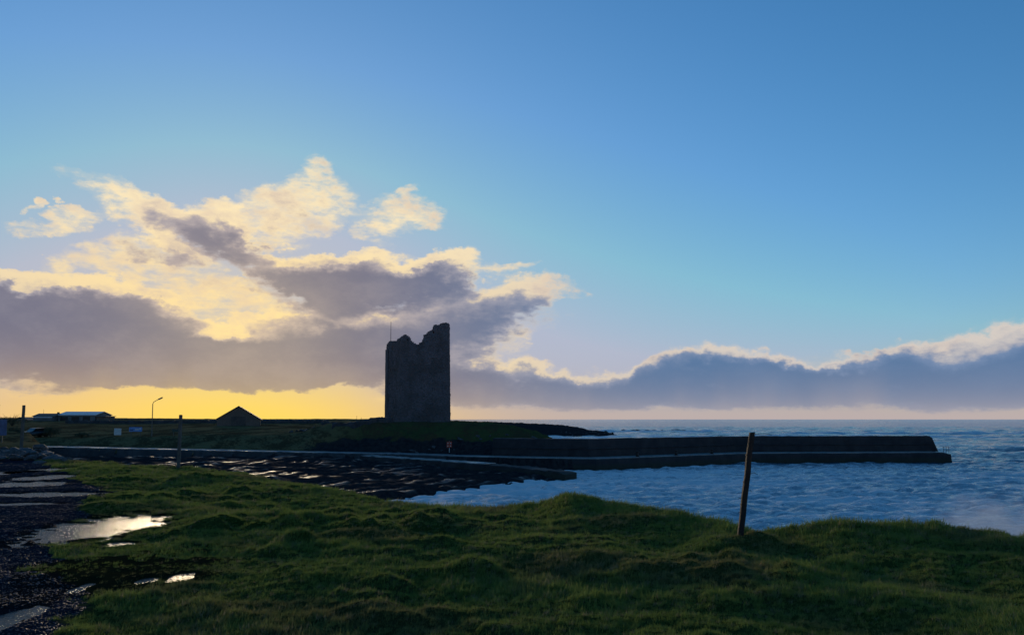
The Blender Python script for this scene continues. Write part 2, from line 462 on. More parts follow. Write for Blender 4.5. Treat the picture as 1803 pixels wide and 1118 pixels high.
ROAD = [(-140, 106), (-100, 108.5), (-65, 112.5), (-54, 113.9), (-42, 115.2), (-30, 116.3), (-17, 115.2), (-9, 113), (0, 109), (11, 106)]
ROAD_Z = [(-140, 3.9), (-100, 3.4), (-65, 2.9), (-54, 2.6), (-42, 2.3), (-30, 2.0), (-17, 1.8), (-9, 1.65), (11, 1.6)]
COAST = [(100, 9), (118, 9), (128, 10.5), (140, 10.0), (150, 7), (170, 2), (200, -4), (260, -4), (295, 6), (312, 26), (322, 44), (330, 50), (340, 40), (360, 0), (400, -90), (450, -260), (600, -700)]
# puddles: x, y, half-width, half-depth, water level, roughness of the outline
PUDDLES = [(-17.20, 28.72, 0.72, 1.27, 5.12, 0.045), (-17.53, 27.22, 0.68, 1.00, 5.12, 0.045), (-15.03, 25.11, 0.77, 1.22, 5.12, 0.045), (-14.04, 22.51, 1.02, 0.97, 5.12, 0.045), (-11.64, 19.48, 1.29, 0.66, 5.12, 0.045), (-10.82, 17.29, 0.76, 0.34, 5.12, 0.05), (-7.14, 13.67, 0.84, 1.81, 5.12, 0.055), (-4.26, 9.16, 0.12, 0.19, 5.12, 0.035), (-3.93, 9.35, 0.15, 0.26, 5.12, 0.035), (-4.82, 8.82, 0.09, 0.24, 5.12, 0.05), (-4.73, 7.34, 0.18, 0.61, 5.12, 0.035), (-5.92, 11.83, 0.23, 0.21, 5.12, 0.04)]

def land(X, Y):
    """height and the masks of what covers the ground"""
    X = np.asarray(X, float); Y = np.asarray(Y, float)
    # --- near bank of tussocky grass
    ye = table(X, EDGE) + 0.5 * fbm(X / 2.2, X * 0 + 3.3, 3)
    sd = (ye - Y) * 0.8
    hum = 0.12 * fbm(X / 3.2 + 4, Y / 3.8, 3) + 0.12 * np.abs(fbm(X / 1.5 + 9, Y / 1.1 + 2, 3))
    tus = np.clip(fbm(X / 0.95 + 31, Y / 0.8, 3) - 0.12, 0, 1) * 0.24 * sst(-0.4, 0.5, fbm(X / 5 + 3, Y / 5 + 8, 2))
    calm = lerp(1.0, 0.40, sst(12.5, 7.5, Y + 0.35 * X + 1.2 * fbm(X / 4 + 1, Y / 4, 2)))
    hum = hum * calm + 0.06 * (1 - calm); tus = tus * lerp(calm, 1, 0.25)
    zb = 5.06 + hum + tus + 0.02 * fbm(X / 0.22, Y / 0.22, 2)
    zb = zb + 0.10 * sst(0, 1, np.sin((X * 0.55 + Y * 0.83) * 0.9 + 1.5 * fbm(X / 4, Y / 4 + 5, 2)))
    lip = np.exp(-(np.clip(sd, -3, 40) / 1.7) ** 2)
    zb = lerp(zb, table(X, EDGE_Z) + (hum - 0.08) * 0.5 + tus * 0.5, lip)
    mound = np.exp(-(((X - 3.4) / 0.8) ** 2 + ((Y - 11.7) / 0.6) ** 2)); zb = zb + 0.14 * mound
    # gravel track and its puddles
    gx = table(Y, GRAVEL) + 0.35 * fbm(Y / 1.3, Y * 0 + 1.1, 3) + 0.15 * fbm(X / 0.5, Y / 0.5, 3)
    track = sst(0.7, -0.5, X - gx) * sst(37, 33, Y + 0.06 * X)
    pud = np.full_like(X, 9.0)
    for (cx, cy, rx, ry, lv, rg) in PUDDLES: pud = np.minimum(pud, np.hypot((X - cx) / rx, (Y - cy) / ry))
    flatten = np.maximum(track, sst(2.3, 1.3, pud))
    mud = sst(1.3, 0.6, np.hypot((X + 4.9) / 1.3, (Y - 9.6) / 2.0) + 0.35 * fbm(X / 0.7, Y / 0.7, 3))
    flatten = np.maximum(flatten, mud)
    zg = 5.16 + 0.045 * fbm(X / 2.4, Y / 1.0, 3) + 0.010 * fbm(X / 0.16, Y / 0.16, 2)
    zb = lerp(zb, zg, flatten)
    wet = np.zeros_like(X)
    for (cx, cy, rx, ry, lv, rg) in PUDDLES:
        r = np.hypot((X - cx) / rx, (Y - cy) / ry)
        zp = lv + np.clip(0.05 * min(rx, ry) / 0.5, 0.03, 0.08) * (r - 1) + rg * np.clip(min(rx, ry), 0.35, 1) * fbm(X / 0.6 + cx, Y / 0.30, 5, 0.6) + 0.008 * fbm(X / 0.09, Y / 0.09, 2)
        k = sst(1.7, 1.2, r); zb = lerp(zb, zp, k); wet = np.maximum(wet, sst(1.7, 0.9, r + 0.45 * fbm(X / 0.6, Y / 0.5, 3)))
    wet = np.maximum(wet, mud)
    # --- rock shore of the inlet
    yw = table(X, WATER)
    dw = (Y - yw) * 0.6
    slip = 112.0 + (X + 21.4) * (90.7 - 112.0) / (5.5 + 21.4)
    t = 0.886 * X - 0.464 * Y + 1.8 * fbm(X / 12, Y / 12, 2)
    per = 2.6
    saw = (t / per) % 1.0
    saw2_ = (t / 1.5 + 0.4 * fbm(X / 5 + 7, Y / 5, 2)) % 1.0
    saw2 = saw2_
    ledge = 0.55 * (1 - saw) * (0.55 + 0.6 * fbm(X / 7 + 2, Y / 7, 2)) + 0.16 * (1 - saw2) + 0.05 * fbm(X / 1.6, Y / 1.6, 2)
    zr = -0.75 + np.clip(dw, -4, 3) * 0.30 + np.clip(dw - 3, 0, 60) * 0.022 + ledge
    past = sst(1.5, 3.5, Y - slip) * sst(-14, -10, X) + sst(5.5, 8, X)
    zr = lerp(zr, -2.0, np.clip(past, 0, 1))
    # --- land behind the road
    yr = table(X, ROAD); zr_road = table(X, ROAD_Z)
    back = Y - (yr + 4.6)
    far = 4.15 + 2.55 * np.clip((Y - 124) / 150, 0, 1) ** 0.7 + 0.35 * sst(260, 330, Y) + 0.16 * fbm(X / 30, Y / 30, 3) + 0.5 * sst(-120, -200, X) * sst(150, 240, Y)
    far = far + 0.10 * fbm(X / 3, Y / 3, 3)
    r = np.hypot((X + 13) / 21, (Y - 138) / 17)
    cas = sst(1.32, 0.78, r + 0.06 * fbm(X / 5, Y / 5, 2))
    far = lerp(far, 6.5 + 0.08 * fbm(X / 3, Y / 3, 2), cas)
    rise = sst(0, 8.5, back + 1.6 * fbm(X / 4 + 5, Y / 4, 3))
    steps = 0.35 * (((back * 0.7 + fbm(X / 6, Y / 6, 2)) % 1.0) - 0.5) * sst(-34, -22, X) * (1 - rise * 0.8)
    zl = lerp(zr_road - 0.06, far, rise) + steps * sst(0.2, 1.5, back)
    sc = table(Y, COAST) - X + 1.5 * fbm(X / 6, Y / 6, 3)
    near_lim = table(sc, [(-4, -5), (0, -1.2), (2, 2.4), (5, 4.2), (11, 5.9), (17, 6.6), (40, 20)])
    far_lim = table(sc, [(-6, -3), (0, -0.6), (6, 1.0), (28, 4.6), (50, 5.6), (120, 8), (300, 40)])
    zl = np.minimum(zl, lerp(near_lim, far_lim, sst(200, 290, Y)) + 0.3 * fbm(X / 1.6, Y / 1.6, 3))
    front = Y - yr
    z_far = np.where(front > 0, zl, zr)
    # --- join
    z_near = np.where(sd > 0, zb, zb - lerp(0.9, 1.5, sst(-26, -13, X)) * np.clip(-sd, 0, 60) ** 1.05 + 0.25 * fbm(X / 1.1, Y / 1.1, 3) * np.clip(-sd, 0, 1))
    z_near = np.where((front > -2) & (X < -13), -9, z_near)
    z = np.maximum(z_near, z_far)
    isnear = z_near >= z - 1e-6
    slope_rock = np.where(isnear, sst(-0.5, -1.3, sd) * sst(-22, -14, X), 0)
    low = sst(4.6, 2.9, z + 0.5 * fbm(X / 3, Y / 3, 3)) * sst(-40, -24, X)
    rock = np.where(isnear, slope_rock, np.where(front < 0, 1.0, np.maximum(low, sst(4.4, 3.2, sc))))
    rock = np.where(~isnear & (Y > 285), np.maximum(rock, sst(6.3, 5.6, z)), rock)
    sheen = np.where(isnear, 0, sst(0.6, 0.95, 1 - saw2) * sst(-0.1, 0.45, fbm(X / 9 + 3, Y / 6, 2)) + 0.8 * sst(0.25, 0.6, fbm(X / 5, Y / 2.5 + 9, 3)) * sst(0.5, 0.9, 1 - saw))
    return z, np.where(isnear, track * (1 - slope_rock), 0), rock, np.where(isnear, wet, sheen * (front < 0)), isnear, sd
def ground_z(x, y): return float(land(np.array([x]), np.array([y]))[0][0])

def rows():
    a = [2.0]
    while a[-1] < 31: a.append(a[-1] * 1.0085 + 0.004)
    while a[-1] < 60: a.append(a[-1] * 1.02)
    while a[-1] < 150: a.append(a[-1] + 0.30)
    while a[-1] < 620: a.append(a[-1] * 1.010)
    return np.array(a)
def fan(ys, ncol, half_deg, apex):
    t = np.tan(np.radians(np.linspace(-half_deg, half_deg, ncol)))
    Y, T = np.meshgrid(ys, t, indexing='ij')
    return (Y - apex) * T, Y
def grid_faces(nr, nc):
    i = np.arange(nr * nc).reshape(nr, nc)
    return np.stack([i[:-1, :-1].ravel(), i[:-1, 1:].ravel(), i[1:, 1:].ravel(), i[1:, :-1].ravel()], 1)

ys = rows()
GX, GY = fan(ys, 620, 44, -3.5)
GZ, g_track, g_rock, g_wet, g_near, g_sd = land(GX, GY)
keep = (GZ > -1.6)
F = grid_faces(*GX.shape)
F = F[keep.ravel()[F].any(1)]
used = np.unique(F); remap = np.full(GX.size, -1); remap[used] = np.arange(len(used))
me = mesh_np('ground', np.stack([GX, GY, GZ], -1).reshape(-1, 3)[used], remap[F], True)
for nm, a in (('track', g_track), ('rock', g_rock), ('wet', g_wet)): fattr(me, nm, a.ravel()[used])
ground = link(bpy.data.objects.new('ground', me)); tag(ground, kind='structure')

m, b = new_mat('ground')
p = coords('pos')
tr, rk, wt = attr('track'), attr('rock'), attr('wet')
n0 = noise(p, 0.25, 5, 0.6); n1 = noise(p, 1.6, 6, 0.6); n2 = noise(p, 14, 6, 0.65); n3 = noise(p, 60, 4, 0.6)
gr = cmix(smooth(n1, 0.35, 0.65), (0.050, 0.072, 0.016), (0.075, 0.088, 0.026))
gr = cmix(smooth(n0, 0.46, 0.66) * 0.7, gr, (0.062, 0.050, 0.026))
gr = cmix(smooth(n2, 0.35, 0.7) * 0.5, gr, (0.02, 0.026, 0.009))
px_, py_, pz_ = sep(p)
scrub = smooth(noise(vscale(p, 0.5, 0.16, 1.0), 0.5, 7, 0.65) + (noise(p, 2.5, 5, 0.6) - 0.5) * 0.5, 0.42, 0.58)
gr = cmix(smooth(py_, 38.0, 60.0), gr, cmix(scrub, cmix(smooth(px_, -20.0, -34.0), (0.062, 0.072, 0.028), (0.17, 0.125, 0.06)), (0.07, 0.052, 0.028)))  # warm haze put into the far land's colour, brownest on the left
gv = cmix(smooth(n3, 0.42, 0.6), (0.008, 0.011, 0.020), (0.030, 0.038, 0.062))
gv = cmix(smooth(n1, 0.3, 0.7) * 0.5, gv, (0.012, 0.014, 0.02))
rc = cmix(smooth(n1, 0.35, 0.65), (0.022, 0.021, 0.025), (0.042, 0.037, 0.038))
rc = cmix(smooth(n2, 0.45, 0.7) * 0.5, rc, (0.015, 0.014, 0.015))
trk = smooth(tr + (n2 - 0.5) * 0.5, 0.35, 0.65)
c = cmix(trk, gr, gv)
c = cmix(smooth(wt, 0.2, 0.9) * 0.8, c, (0.014, 0.012, 0.009))
rkm = smooth(rk + (n1 - 0.5) * 0.8, 0.35, 0.65)
c = cmix(rkm, c, rc)
put(b.inputs['Base Color'], c)
wetrock = smooth(noise(p, 0.35, 5, 0.6), 0.44, 0.56)
ro = S.m('MULTIPLY', rkm, 1.0)
rough = 0.95 - trk * 0.2 - wt * 0.15
rr = smooth(n2, 0.3, 0.7, 0.75, 0.95) - smooth(wt, 0.15, 0.8) * 0.42
mx = S.nt.nodes.new('ShaderNodeMix'); mx.data_type = 'FLOAT'
put(mx.inputs[0], rkm); put(mx.inputs[2], rough); put(mx.inputs[3], rr)
put(b.inputs['Roughness'], S(mx.outputs[0]))
put(b.inputs['Specular IOR Level'], rkm * wt * 0.20)
put(b.inputs['Normal'], bump(n2 * 0.6 + n3 * 0.35 + n1 * 0.5, 1.0, 0.10))
me.materials.append(m)

# ------------------------------------------------------------------ puddles: level water sheets in the hollows of the track
m, b = new_mat('puddle_water')
p = coords('pos')
put(b.inputs['Base Color'], (0.012, 0.012, 0.010)); b.inputs['Roughness'].default_value = 0.04; b.inputs['IOR'].default_value = 1.33
b.inputs['Specular IOR Level'].default_value = 0.5
put(b.inputs['Normal'], bump(noise(vscale(p, 1, 2.2, 1), 14, 4, 0.6), 0.6, 0.03))
MAT['puddle_water'] = m
for (cx, cy, rx, ry, lv, rg) in PUDDLES:
    n = 28
    vs = [(math.cos(2 * math.pi * i / n) * rx * 1.45, math.sin(2 * math.pi * i / n) * ry * 1.45, 0) for i in range(n)]
    me = mesh_np('puddle', vs, [list(range(n))]); me.materials.append(m)
    o = link(bpy.data.objects.new('puddle', me)); o.location = (cx, cy, lv); tag(o, kind='structure')

# ------------------------------------------------------------------ the sea
ys = [10.0]
while ys[-1] < 150: ys.append(ys[-1] * 1.0052)
while ys[-1] < 700: ys.append(ys[-1] * 1.009)
while ys[-1] < 40000: ys.append(ys[-1] * 1.12)
ys = np.array(ys)
SX, SY = fan(ys, 420, 46, -3.5)
Z = np.zeros_like(SX); DXs = np.zeros_like(SX)
rw = np.random.default_rng(3)
cell_x = np.gradient(SX, axis=1); cell_y = np.gradient(SY, axis=0); cell = np.maximum(cell_x, cell_y * 0.7)
chop = lerp(1.15, 1.0, sst(118, 160, SY))
for i in range(70):
    lam = 0.55 * (46 ** (i / 69.0))
    th = rw.normal(0, 0.55) + (-1.9 if lam > 4 else -1.7)
    k = 2 * math.pi / lam; amp = 0.0085 * lam ** 0.85 * (1.0 + 0.7 * math.exp(-((math.log(lam) - 0.7) / 0.7) ** 2)) * rw.uniform(0.5, 1.2)
    att = sst(1.6, 4.0, lam / cell)
    if lam > 6: att = att * lerp(0.12, 1.0, sst(125, 190, SY + 0.2 * SX))
    ph = k * (SX * math.cos(th) + SY * math.sin(th)) + rw.uniform(0, 6.28)
    s = np.sin(ph); Z += amp * att * chop * (s + 0.28 * np.cos(2 * ph))
SX2 = SX
# breakers over the reef and along the rocks beyond the pier
def breaker(x0, x1, y0, h, w, tilt=0.0):
    yy = SY - (y0 + tilt * (SX - x0) + 3.0 * fbm(SX / 25 + y0, SX * 0, 2))
    e = sst(x0 - 15, x0 + 10, SX) * sst(x1 + 15, x1 - 10, SX)
    prof = np.where(yy < 0, np.exp(-(yy / (w * 0.45)) ** 2), np.exp(-(yy / w) ** 2)) * e * (0.7 + 0.5 * fbm(SX / 14, SX * 0 + y0, 3))
    return h * np.clip(prof, 0, 1.3)
brk = [breaker(52, 130, 262, 1.3, 5), breaker(10, 60, 300, 0.7, 5), breaker(40, 120, 425, 1.3, 6), breaker(95, 180, 300, 1.1, 5, -0.1), breaker(130, 260, 360, 1.3, 6)]
foam = 0
for q in brk: Z += q; foam = foam + np.clip(q / 0.45, 0, 1.7)
gz = land(SX, np.minimum(SY, 610))[0]
shore = sst(-2.6, -0.4, gz) * (gz < 0.9) * (SY < 600)
foam = foam + shore * 0.5 * (SY < 130) + shore * (SY >= 130)
foam = foam + 0.22 * sst(34, 6, np.hypot((SX - 8) / 1.4, (SY - 92))) * (SY < 115)         # churned water by the slip
foam = foam + 0.35 * sst(0.75, 1.5, fbm(SX / 26, SY / 9, 3) + 0.9) * (SY < 125) + 0.38 * sst(126, 114, SY) * sst(110, 25, SX)
foam = foam + 0.8 * sst(0.0, 0.6, fbm(SX / 40 + 3, SY / 14, 3)) * sst(170, 230, SY) * sst(600, 400, SY) * sst(170, 60, SX)
crest = sst(0.12, 0.35, Z)
foam = foam + 0.25 * crest
me = mesh_np('sea', np.stack([SX, SY, Z], -1).reshape(-1, 3), grid_faces(*SX.shape), True)
fattr(me, 'foam', np.clip(foam, 0, 1.8).ravel())
sea = link(bpy.data.objects.new('sea', me)); tag(sea, kind='structure')
m, b = new_mat('sea_water')
p = coords('pos'); px, py, pz = sep(p)
fo = attr('foam')
lace = noise(vscale(p, 0.5, 1.0, 1.0), 0.55, 8, 0.68, 1.5)
lace2 = noise(vscale(p, 0.5, 1.4, 1.0), 2.2, 6, 0.72, 0.8)
fm = smooth(fo + (lace - 0.5) * 1.7 + (lace2 - 0.5) * 2.8, 0.30, 0.90)
water = cmix(smooth(lace, 0.35, 0.65), (0.018, 0.075, 0.13), (0.035, 0.12, 0.18))
far_ = smooth(py, 150.0, 420.0)
water = cmix(far_ * 0.75, water, (0.012, 0.06, 0.11))
water = cmix(smooth(fo, 0.05, 0.40) * 0.8, water, (0.30, 0.39, 0.45))
put(b.inputs['Base Color'], cmix(fm * 0.85, water, (0.70, 0.75, 0.78)))
put(b.inputs['Roughness'], S.m('MULTIPLY_ADD', fm, 0.5, 0.09))
b.inputs['IOR'].default_value = 1.33
h1 = noise(vscale(p, 0.7, 1.5, 1), 1.7, 5, 0.6, 0.5); h2 = noise(vscale(p, 0.25, 0.6, 1), 0.5, 6, 0.6, 0.4)
put(b.inputs['Normal'], bump(h1 * 0.55 + h2 * 1.1 + noise(vscale(p, 0.06, 0.2, 1), 0.5, 5, 0.6) * far_ * 4.0, 0.9, 0.5))
me.materials.append(m)

# ------------------------------------------------------------------ road, sea wall, slipway, pier
def offset_poly(pts, d):
    """offset a plan polyline to its left-hand (landward) side by d"""
    P = [Vector((p[0], p[1])) for p in pts]; out_ = []
    for i in range(len(P)):
        n = Vector((0, 0))
        for a, b_ in ((i - 1, i), (i, i + 1)):
            if a >= 0 and b_ < len(P):
                t = (P[b_] - P[a]).normalized(); n += Vector((-t.y, t.x))
        n.normalize()
        if 0 < i < len(P) - 1:
            t = (P[i] - P[i - 1]).normalized(); c = n.dot(Vector((-t.y, t.x))); n /= max(c, 0.5)
        out_.append(P[i] + n * d)
    return out_
def resample(pts, step):
    o = []
    for i in range(len(pts) - 1):
        a, b_ = Vector(pts[i]), Vector(pts[i + 1]); n = max(1, int((b_ - a).length / step))
        o += [a.lerp(b_, k / n) for k in range(n)]
    return o + [Vector(pts[-1])]
def sweep(name, pts, section, mat, parent=None, step=0.8, rough=0.0, zrel=False, seed=0):
    """sweep a closed section of (offset, z) along a plan line; pts may carry z as a base height"""
    P = resample([tuple(p) for p in pts], step)
    base = [p[2] if len(p) > 2 else 0.0 for p in P]
    rings = [offset_poly([(p[0], p[1]) for p in P], s[0]) for s in section]
    rg = np.random.default_rng(seed); k = len(section); V = []
    for i in range(len(P)):
        for j, s in enumerate(section):
            q = rings[j][i]; jx, jy, jz = rg.normal(0, rough, 3) if rough else (0, 0, 0)
            V.append((q.x + jx, q.y + jy, s[1] + base[i] + (jz if s[1] > -1 else 0)))
    Fs = []
    for i in range(len(P) - 1):
        for j in range(k):
            Fs.append([i * k + j, i * k + (j + 1) % k, (i + 1) * k + (j + 1) % k, (i + 1) * k + j])
    Fs.append(list(range(k))[::-1]); Fs.append([(len(P) - 1) * k + j for j in range(k)])
    me = mesh_np(name, V, Fs); bm = bmesh.new(); bm.from_mesh(me); bmesh.ops.recalc_face_normals(bm, faces=bm.faces[:]); bm.to_mesh(me); bm.free()
    me.materials.append(mat)
    return link(bpy.data.objects.new(name, me), parent)

road_line = [(x, float(table(x, ROAD)), float(table(x, ROAD_Z))) for x in (-140, -120, -100, -82, -65, -54, -42, -30, -22, -17, -12.5, -9.6)]
tag(sweep('road', road_line, [(0.5, -0.4), (0.5, 0.03), (4.2, 0.05), (4.2, -0.4)], MAT['road_concrete'], step=1.0, rough=0.012, seed=2), kind='structure')
wall_line = [p for p in road_line if p[0] >= -82]
tag(sweep('sea_wall', wall_line, [(-0.55, -3.2), (-0.35, -1.2), (-0.05, -0.12), (0.0, -0.05), (0.49, -0.03), (0.49, -3.2)], MAT['wall_stone'], step=0.45, rough=0.05, seed=3),
    'rough dark stone wall holding up the shore road above the rocks', 'wall')
# slipway: a ramp running out from the road end towards the rocks, wet concrete
slip_pts = [(-22.0, 112.6, 1.72), (-9.0, 102.2, 1.5), (-1.0, 95.9, 1.28), (5.3, 90.9, 0.95), (6.2, 90.3, 0.7)]
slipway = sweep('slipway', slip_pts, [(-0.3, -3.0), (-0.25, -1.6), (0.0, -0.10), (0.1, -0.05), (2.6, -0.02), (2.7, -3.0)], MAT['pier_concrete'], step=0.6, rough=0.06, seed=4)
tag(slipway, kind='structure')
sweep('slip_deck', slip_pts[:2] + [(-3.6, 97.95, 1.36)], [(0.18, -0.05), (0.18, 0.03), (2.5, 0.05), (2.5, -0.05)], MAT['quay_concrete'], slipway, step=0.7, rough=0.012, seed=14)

quay_line = [(-10.4, 113.6), (-0.1, 109.5), (11.5, 105.8), (37.6, 123.3), (70.6, 126.4)]
pier = empty('stone_pier', (0, 0, 0))
tag(pier, 'long dark harbour pier with high parapet and lower quay running into the sea', 'pier')
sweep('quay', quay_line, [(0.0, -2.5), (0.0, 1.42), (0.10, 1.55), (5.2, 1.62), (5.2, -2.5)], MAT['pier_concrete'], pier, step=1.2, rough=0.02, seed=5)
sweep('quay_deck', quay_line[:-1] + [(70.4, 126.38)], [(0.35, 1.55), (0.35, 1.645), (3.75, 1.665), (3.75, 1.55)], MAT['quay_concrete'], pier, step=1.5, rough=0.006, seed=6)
par = offset_poly(quay_line, 3.8); par = [tuple(p) for p in par]
par[0] = (par[0][0] + 6, par[0][1] - 2.2)
par[-1] = (par[-1][0] + 0.1, par[-1][1])
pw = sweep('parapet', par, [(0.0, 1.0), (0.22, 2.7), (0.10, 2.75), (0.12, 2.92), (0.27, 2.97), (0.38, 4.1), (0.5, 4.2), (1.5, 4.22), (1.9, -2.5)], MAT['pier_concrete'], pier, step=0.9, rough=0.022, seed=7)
e = MB()
ex, ey = par[-1]
e.prism([(ex - 0.3, 1.6), (ex - 0.3, 4.17), (ex + 0.25, 3.95), (ex + 1.25, 1.6)], 'y', ey + 0.4, ey + 1.75)
e.build('parapet_end', MAT['pier_concrete'], pier)
e = MB(); e.prism([(70.55, -2.5), (70.55, 1.50), (71.4, 1.32), (71.9, -2.5)], 'y', 126.55, 131.4); e.build('quay_end', MAT['pier_concrete'], pier)
# faint patches of repair and fixings on the parapet
for x, z, w, h in ((40.2, 3.3, 1.0, 0.5), (55.5, 3.6, 0.6, 0.16), (60.6, 2.35, 0.3, 0.5)):
    y = 127.35 + (x - 37.6) * 3.2 / 33.7
    e = MB(); e.box((x, y + 0.02, z), (w, 0.12, h), rz=0.095, bevel=0.02); e.build('repair_patch', MAT['wall_stone'], pier)
rail = empty('ladder_rail', (70.45, 126.9, 1.50))
tag(rail, 'small dark iron ladder rail at the seaward end of the pier', 'railing')
for dx in (0, 0.42, 0.84):
    e = MB(); e.rod((dx, 0, 0), (dx, 0, 1.05), 0.035, n=6); e.build('post', MAT['iron'], rail)
for z in (0.55, 1.02):
    e = MB(); e.rod((-0.1, 0, z), (0.95, 0, z), 0.03, n=6); e.build('rail', MAT['iron'], rail)
def bollard(x, y, label):
    t = empty('mooring_bollard', (x, y, 1.66)); tag(t, label, 'bollard', 'bollards on the quay')
    e = MB(); e.rod((0, 0, -0.02), (0, 0, 0.06), 0.34, 0.32, 14); e.build('base', MAT['iron'], t)
    e = MB(); e.rod((0, 0, 0.06), (0, 0, 0.55), 0.19, 0.16, 14); e.rod((0, 0, 0.55), (0, 0, 0.66), 0.17, 0.30, 14); e.rod((0, 0, 0.66), (0, 0, 0.78), 0.30, 0.2, 14); e.build('head', MAT['iron'], t, True)
    return t
bollard(18.0, 111.6, 'dark iron mooring bollard on the quay nearest the land')
bollard(24.5, 116.0, 'dark iron mooring bollard on the quay, middle of three')
bollard(30.9, 120.3, 'dark iron mooring bollard on the quay closest to the wooden post')

# ------------------------------------------------------------------ ruined tower house
TW = 0.2                                     # size of one masonry cell
tower_z = 6.45
tower = empty('ruined_tower', (-18.95, 131.0, tower_z), R(26.5))
tag(tower, 'tall roofless ruined stone tower with broken jagged top on the green mound', 'tower')
rg = np.random.default_rng(21)
def masonry(name, length, prof, thick, seed, slits=(), holes=(), batter=0.0):
    """a wall standing along local +x, outer face at y = 0, ragged top from prof [(u, height)]"""
    r_ = np.random.default_rng(seed)
    nx = int(round(length / TW)); nz = int(max(h for u, h in prof) / TW) + 2
    u = (np.arange(nx) + 0.5) * TW
    h = table(u, prof) + r_.normal(0, 0.07, nx) + 0.12 * perlin(u / 0.5 + seed, u * 0)
    solid = np.zeros((nx, nz), bool)
    for i in range(nx): solid[i, :max(1, int(round(h[i] / TW)))] = True
    for (a, c, z0, z1) in slits: solid[int(a / TW):int(math.ceil(c / TW)), int(z0 / TW):int(z1 / TW)] = False
    vi = {}; V = []; Fs = []
    jit = r_.normal(0, 1, (nx + 2, nz + 2, 3))
    stone = r_.random((nx + 2, nz + 2))
    def vert(i, k, back):
        key = (i, k, back)
        if key not in vi:
            edge = i in (0, nx)
            jx, jy, jz = jit[i, k]
            z = k * TW
            d = 0.03 * jy + 0.05 * perlin(i * 0.13 + seed, k * 0.2) + (0.05 if stone[i, k] > 0.86 else 0) + batter * z
            x = i * TW + (0 if edge else 0.035 * jx) + batter * z * (1 - 2 * i / nx)
            vi[key] = len(V); V.append((x, (thick + 0.03 * jy) if back else d, z + (0.03 * jz if k else -0.6)))
        return vi[key]
    for i in range(nx):
        for k in range(nz):
            if not solid[i, k]: continue
            f = [vert(i, k, 0), vert(i + 1, k, 0), vert(i + 1, k + 1, 0), vert(i, k + 1, 0)]
            bk = [vert(i, k, 1), vert(i + 1, k, 1), vert(i + 1, k + 1, 1), vert(i, k + 1, 1)]
            Fs.append(f); Fs.append(bk[::-1])
            for (di, dk, a, c) in ((-1, 0, 3, 0), (1, 0, 1, 2), (0, -1, 0, 1), (0, 1, 2, 3)):
                ii, kk = i + di, k + dk
                if not (0 <= ii < nx and 0 <= kk < nz) or not solid[ii, kk]:
                    Fs.append([f[c], f[a], bk[a], bk[c]])
    me = mesh_np(name, V, Fs); me.materials.append(MAT['tower_stone'])
    return link(bpy.data.objects.new(name, me), tower)
q = 0.0963
def pf(pts, s=0.1011, x0=704): return [((x - x0) * s, (742.5 - y) * q * 1.03) for x, y in pts]
front_prof = pf([(704, 597), (706.5, 596), (708.5, 593), (711, 592.6), (717.6, 593), (719.5, 597), (721, 599), (726, 604.4), (732, 606), (736.5, 609.7), (744, 603), (748.4, 599), (749.4, 590), (755, 587.6), (756, 584.6), (763.2, 581), (764.5, 590), (765.8, 590), (766.6, 573), (776, 572), (778, 570), (786, 566.4), (792, 567.5), (795, 569)])
masonry('wall', 9.2, front_prof, 1.5, 1, slits=[((714.6 - 704) * 0.1011, (717.4 - 704) * 0.1011, (742.5 - 607) * q * 1.03, (742.5 - 598) * q * 1.03)], batter=0.010)
left_prof = [(0, 14.05), (1.2, 14.2), (1.9, 14.35), (2.5, 14.2), (2.9, 13.7), (3.6, 13.9), (5.2, 14.2), (7.0, 14.3), (8.6, 14.0)]
w = masonry('wall', 8.6, [(8.6 - u, h) for u, h in left_prof][::-1], 1.5, 2, batter=0.010)
w.rotation_euler = (0, 0, R(-90)); w.location = (-0.004, 8.6, 0)
w = masonry('wall', 8.6, [(0, 16.6), (0.9, 15.8), (1.4, 13.5), (3, 10.5), (5, 9), (8.6, 10)], 1.5, 3, batter=0.010)
w.rotation_euler = (0, 0, R(90)); w.location = (9.204, 0, 0)
w = masonry('wall', 9.2, [(0, 10), (3, 9), (6, 10.4), (7.5, 12.2), (9.2, 13.2)], 1.5, 4)
w.rotation_euler = (0, 0, R(180)); w.location = (9.2, 8.604, 0)
e = MB(); e.rod((0.35, 6.6, 12.5), (0.35, 6.6, 17.9), 0.06, 0.035, 6); e.build('mast', MAT['iron'], tower)

# ------------------------------------------------------------------ field wall by the tower
def dry_wall(name, pts, h, wdt, label, seed=0, mat='wall_stone'):
    P = [(x, y, ground_z(x, y) + dz) for x, y, dz in pts]
    o = sweep(name, P, [(-wdt / 2, -0.5), (-wdt / 2 * 0.8, h * 0.6), (-wdt * 0.3, h), (wdt * 0.3, h * 1.02), (wdt / 2 * 0.8, h * 0.6), (wdt / 2, -0.5)], MAT[mat], step=0.35, rough=0.06, seed=seed)
    return tag(o, label, 'wall')
dry_wall('field_wall', [(-29.5, 127.6, -0.1), (-26, 127.7, 0), (-22.6, 127.8, 0), (-19.8, 128.4, 0)], 0.85, 0.7, 'low grey stone field wall meeting the foot of the ruined tower', 8)
dry_wall('field_wall', [(-118, 205, 0), (-96, 207, 0), (-74, 209, 0), (-50, 212, 0)], 0.8, 0.8, 'far dark field wall along the skyline behind the lamp post', 9)
dry_wall('field_wall', [(-48, 196, 0), (-40, 190, 0), (-30, 186, 0), (-22, 184, 0)], 0.8, 0.8, 'far dark field wall between the gabled barn and the tower', 10)

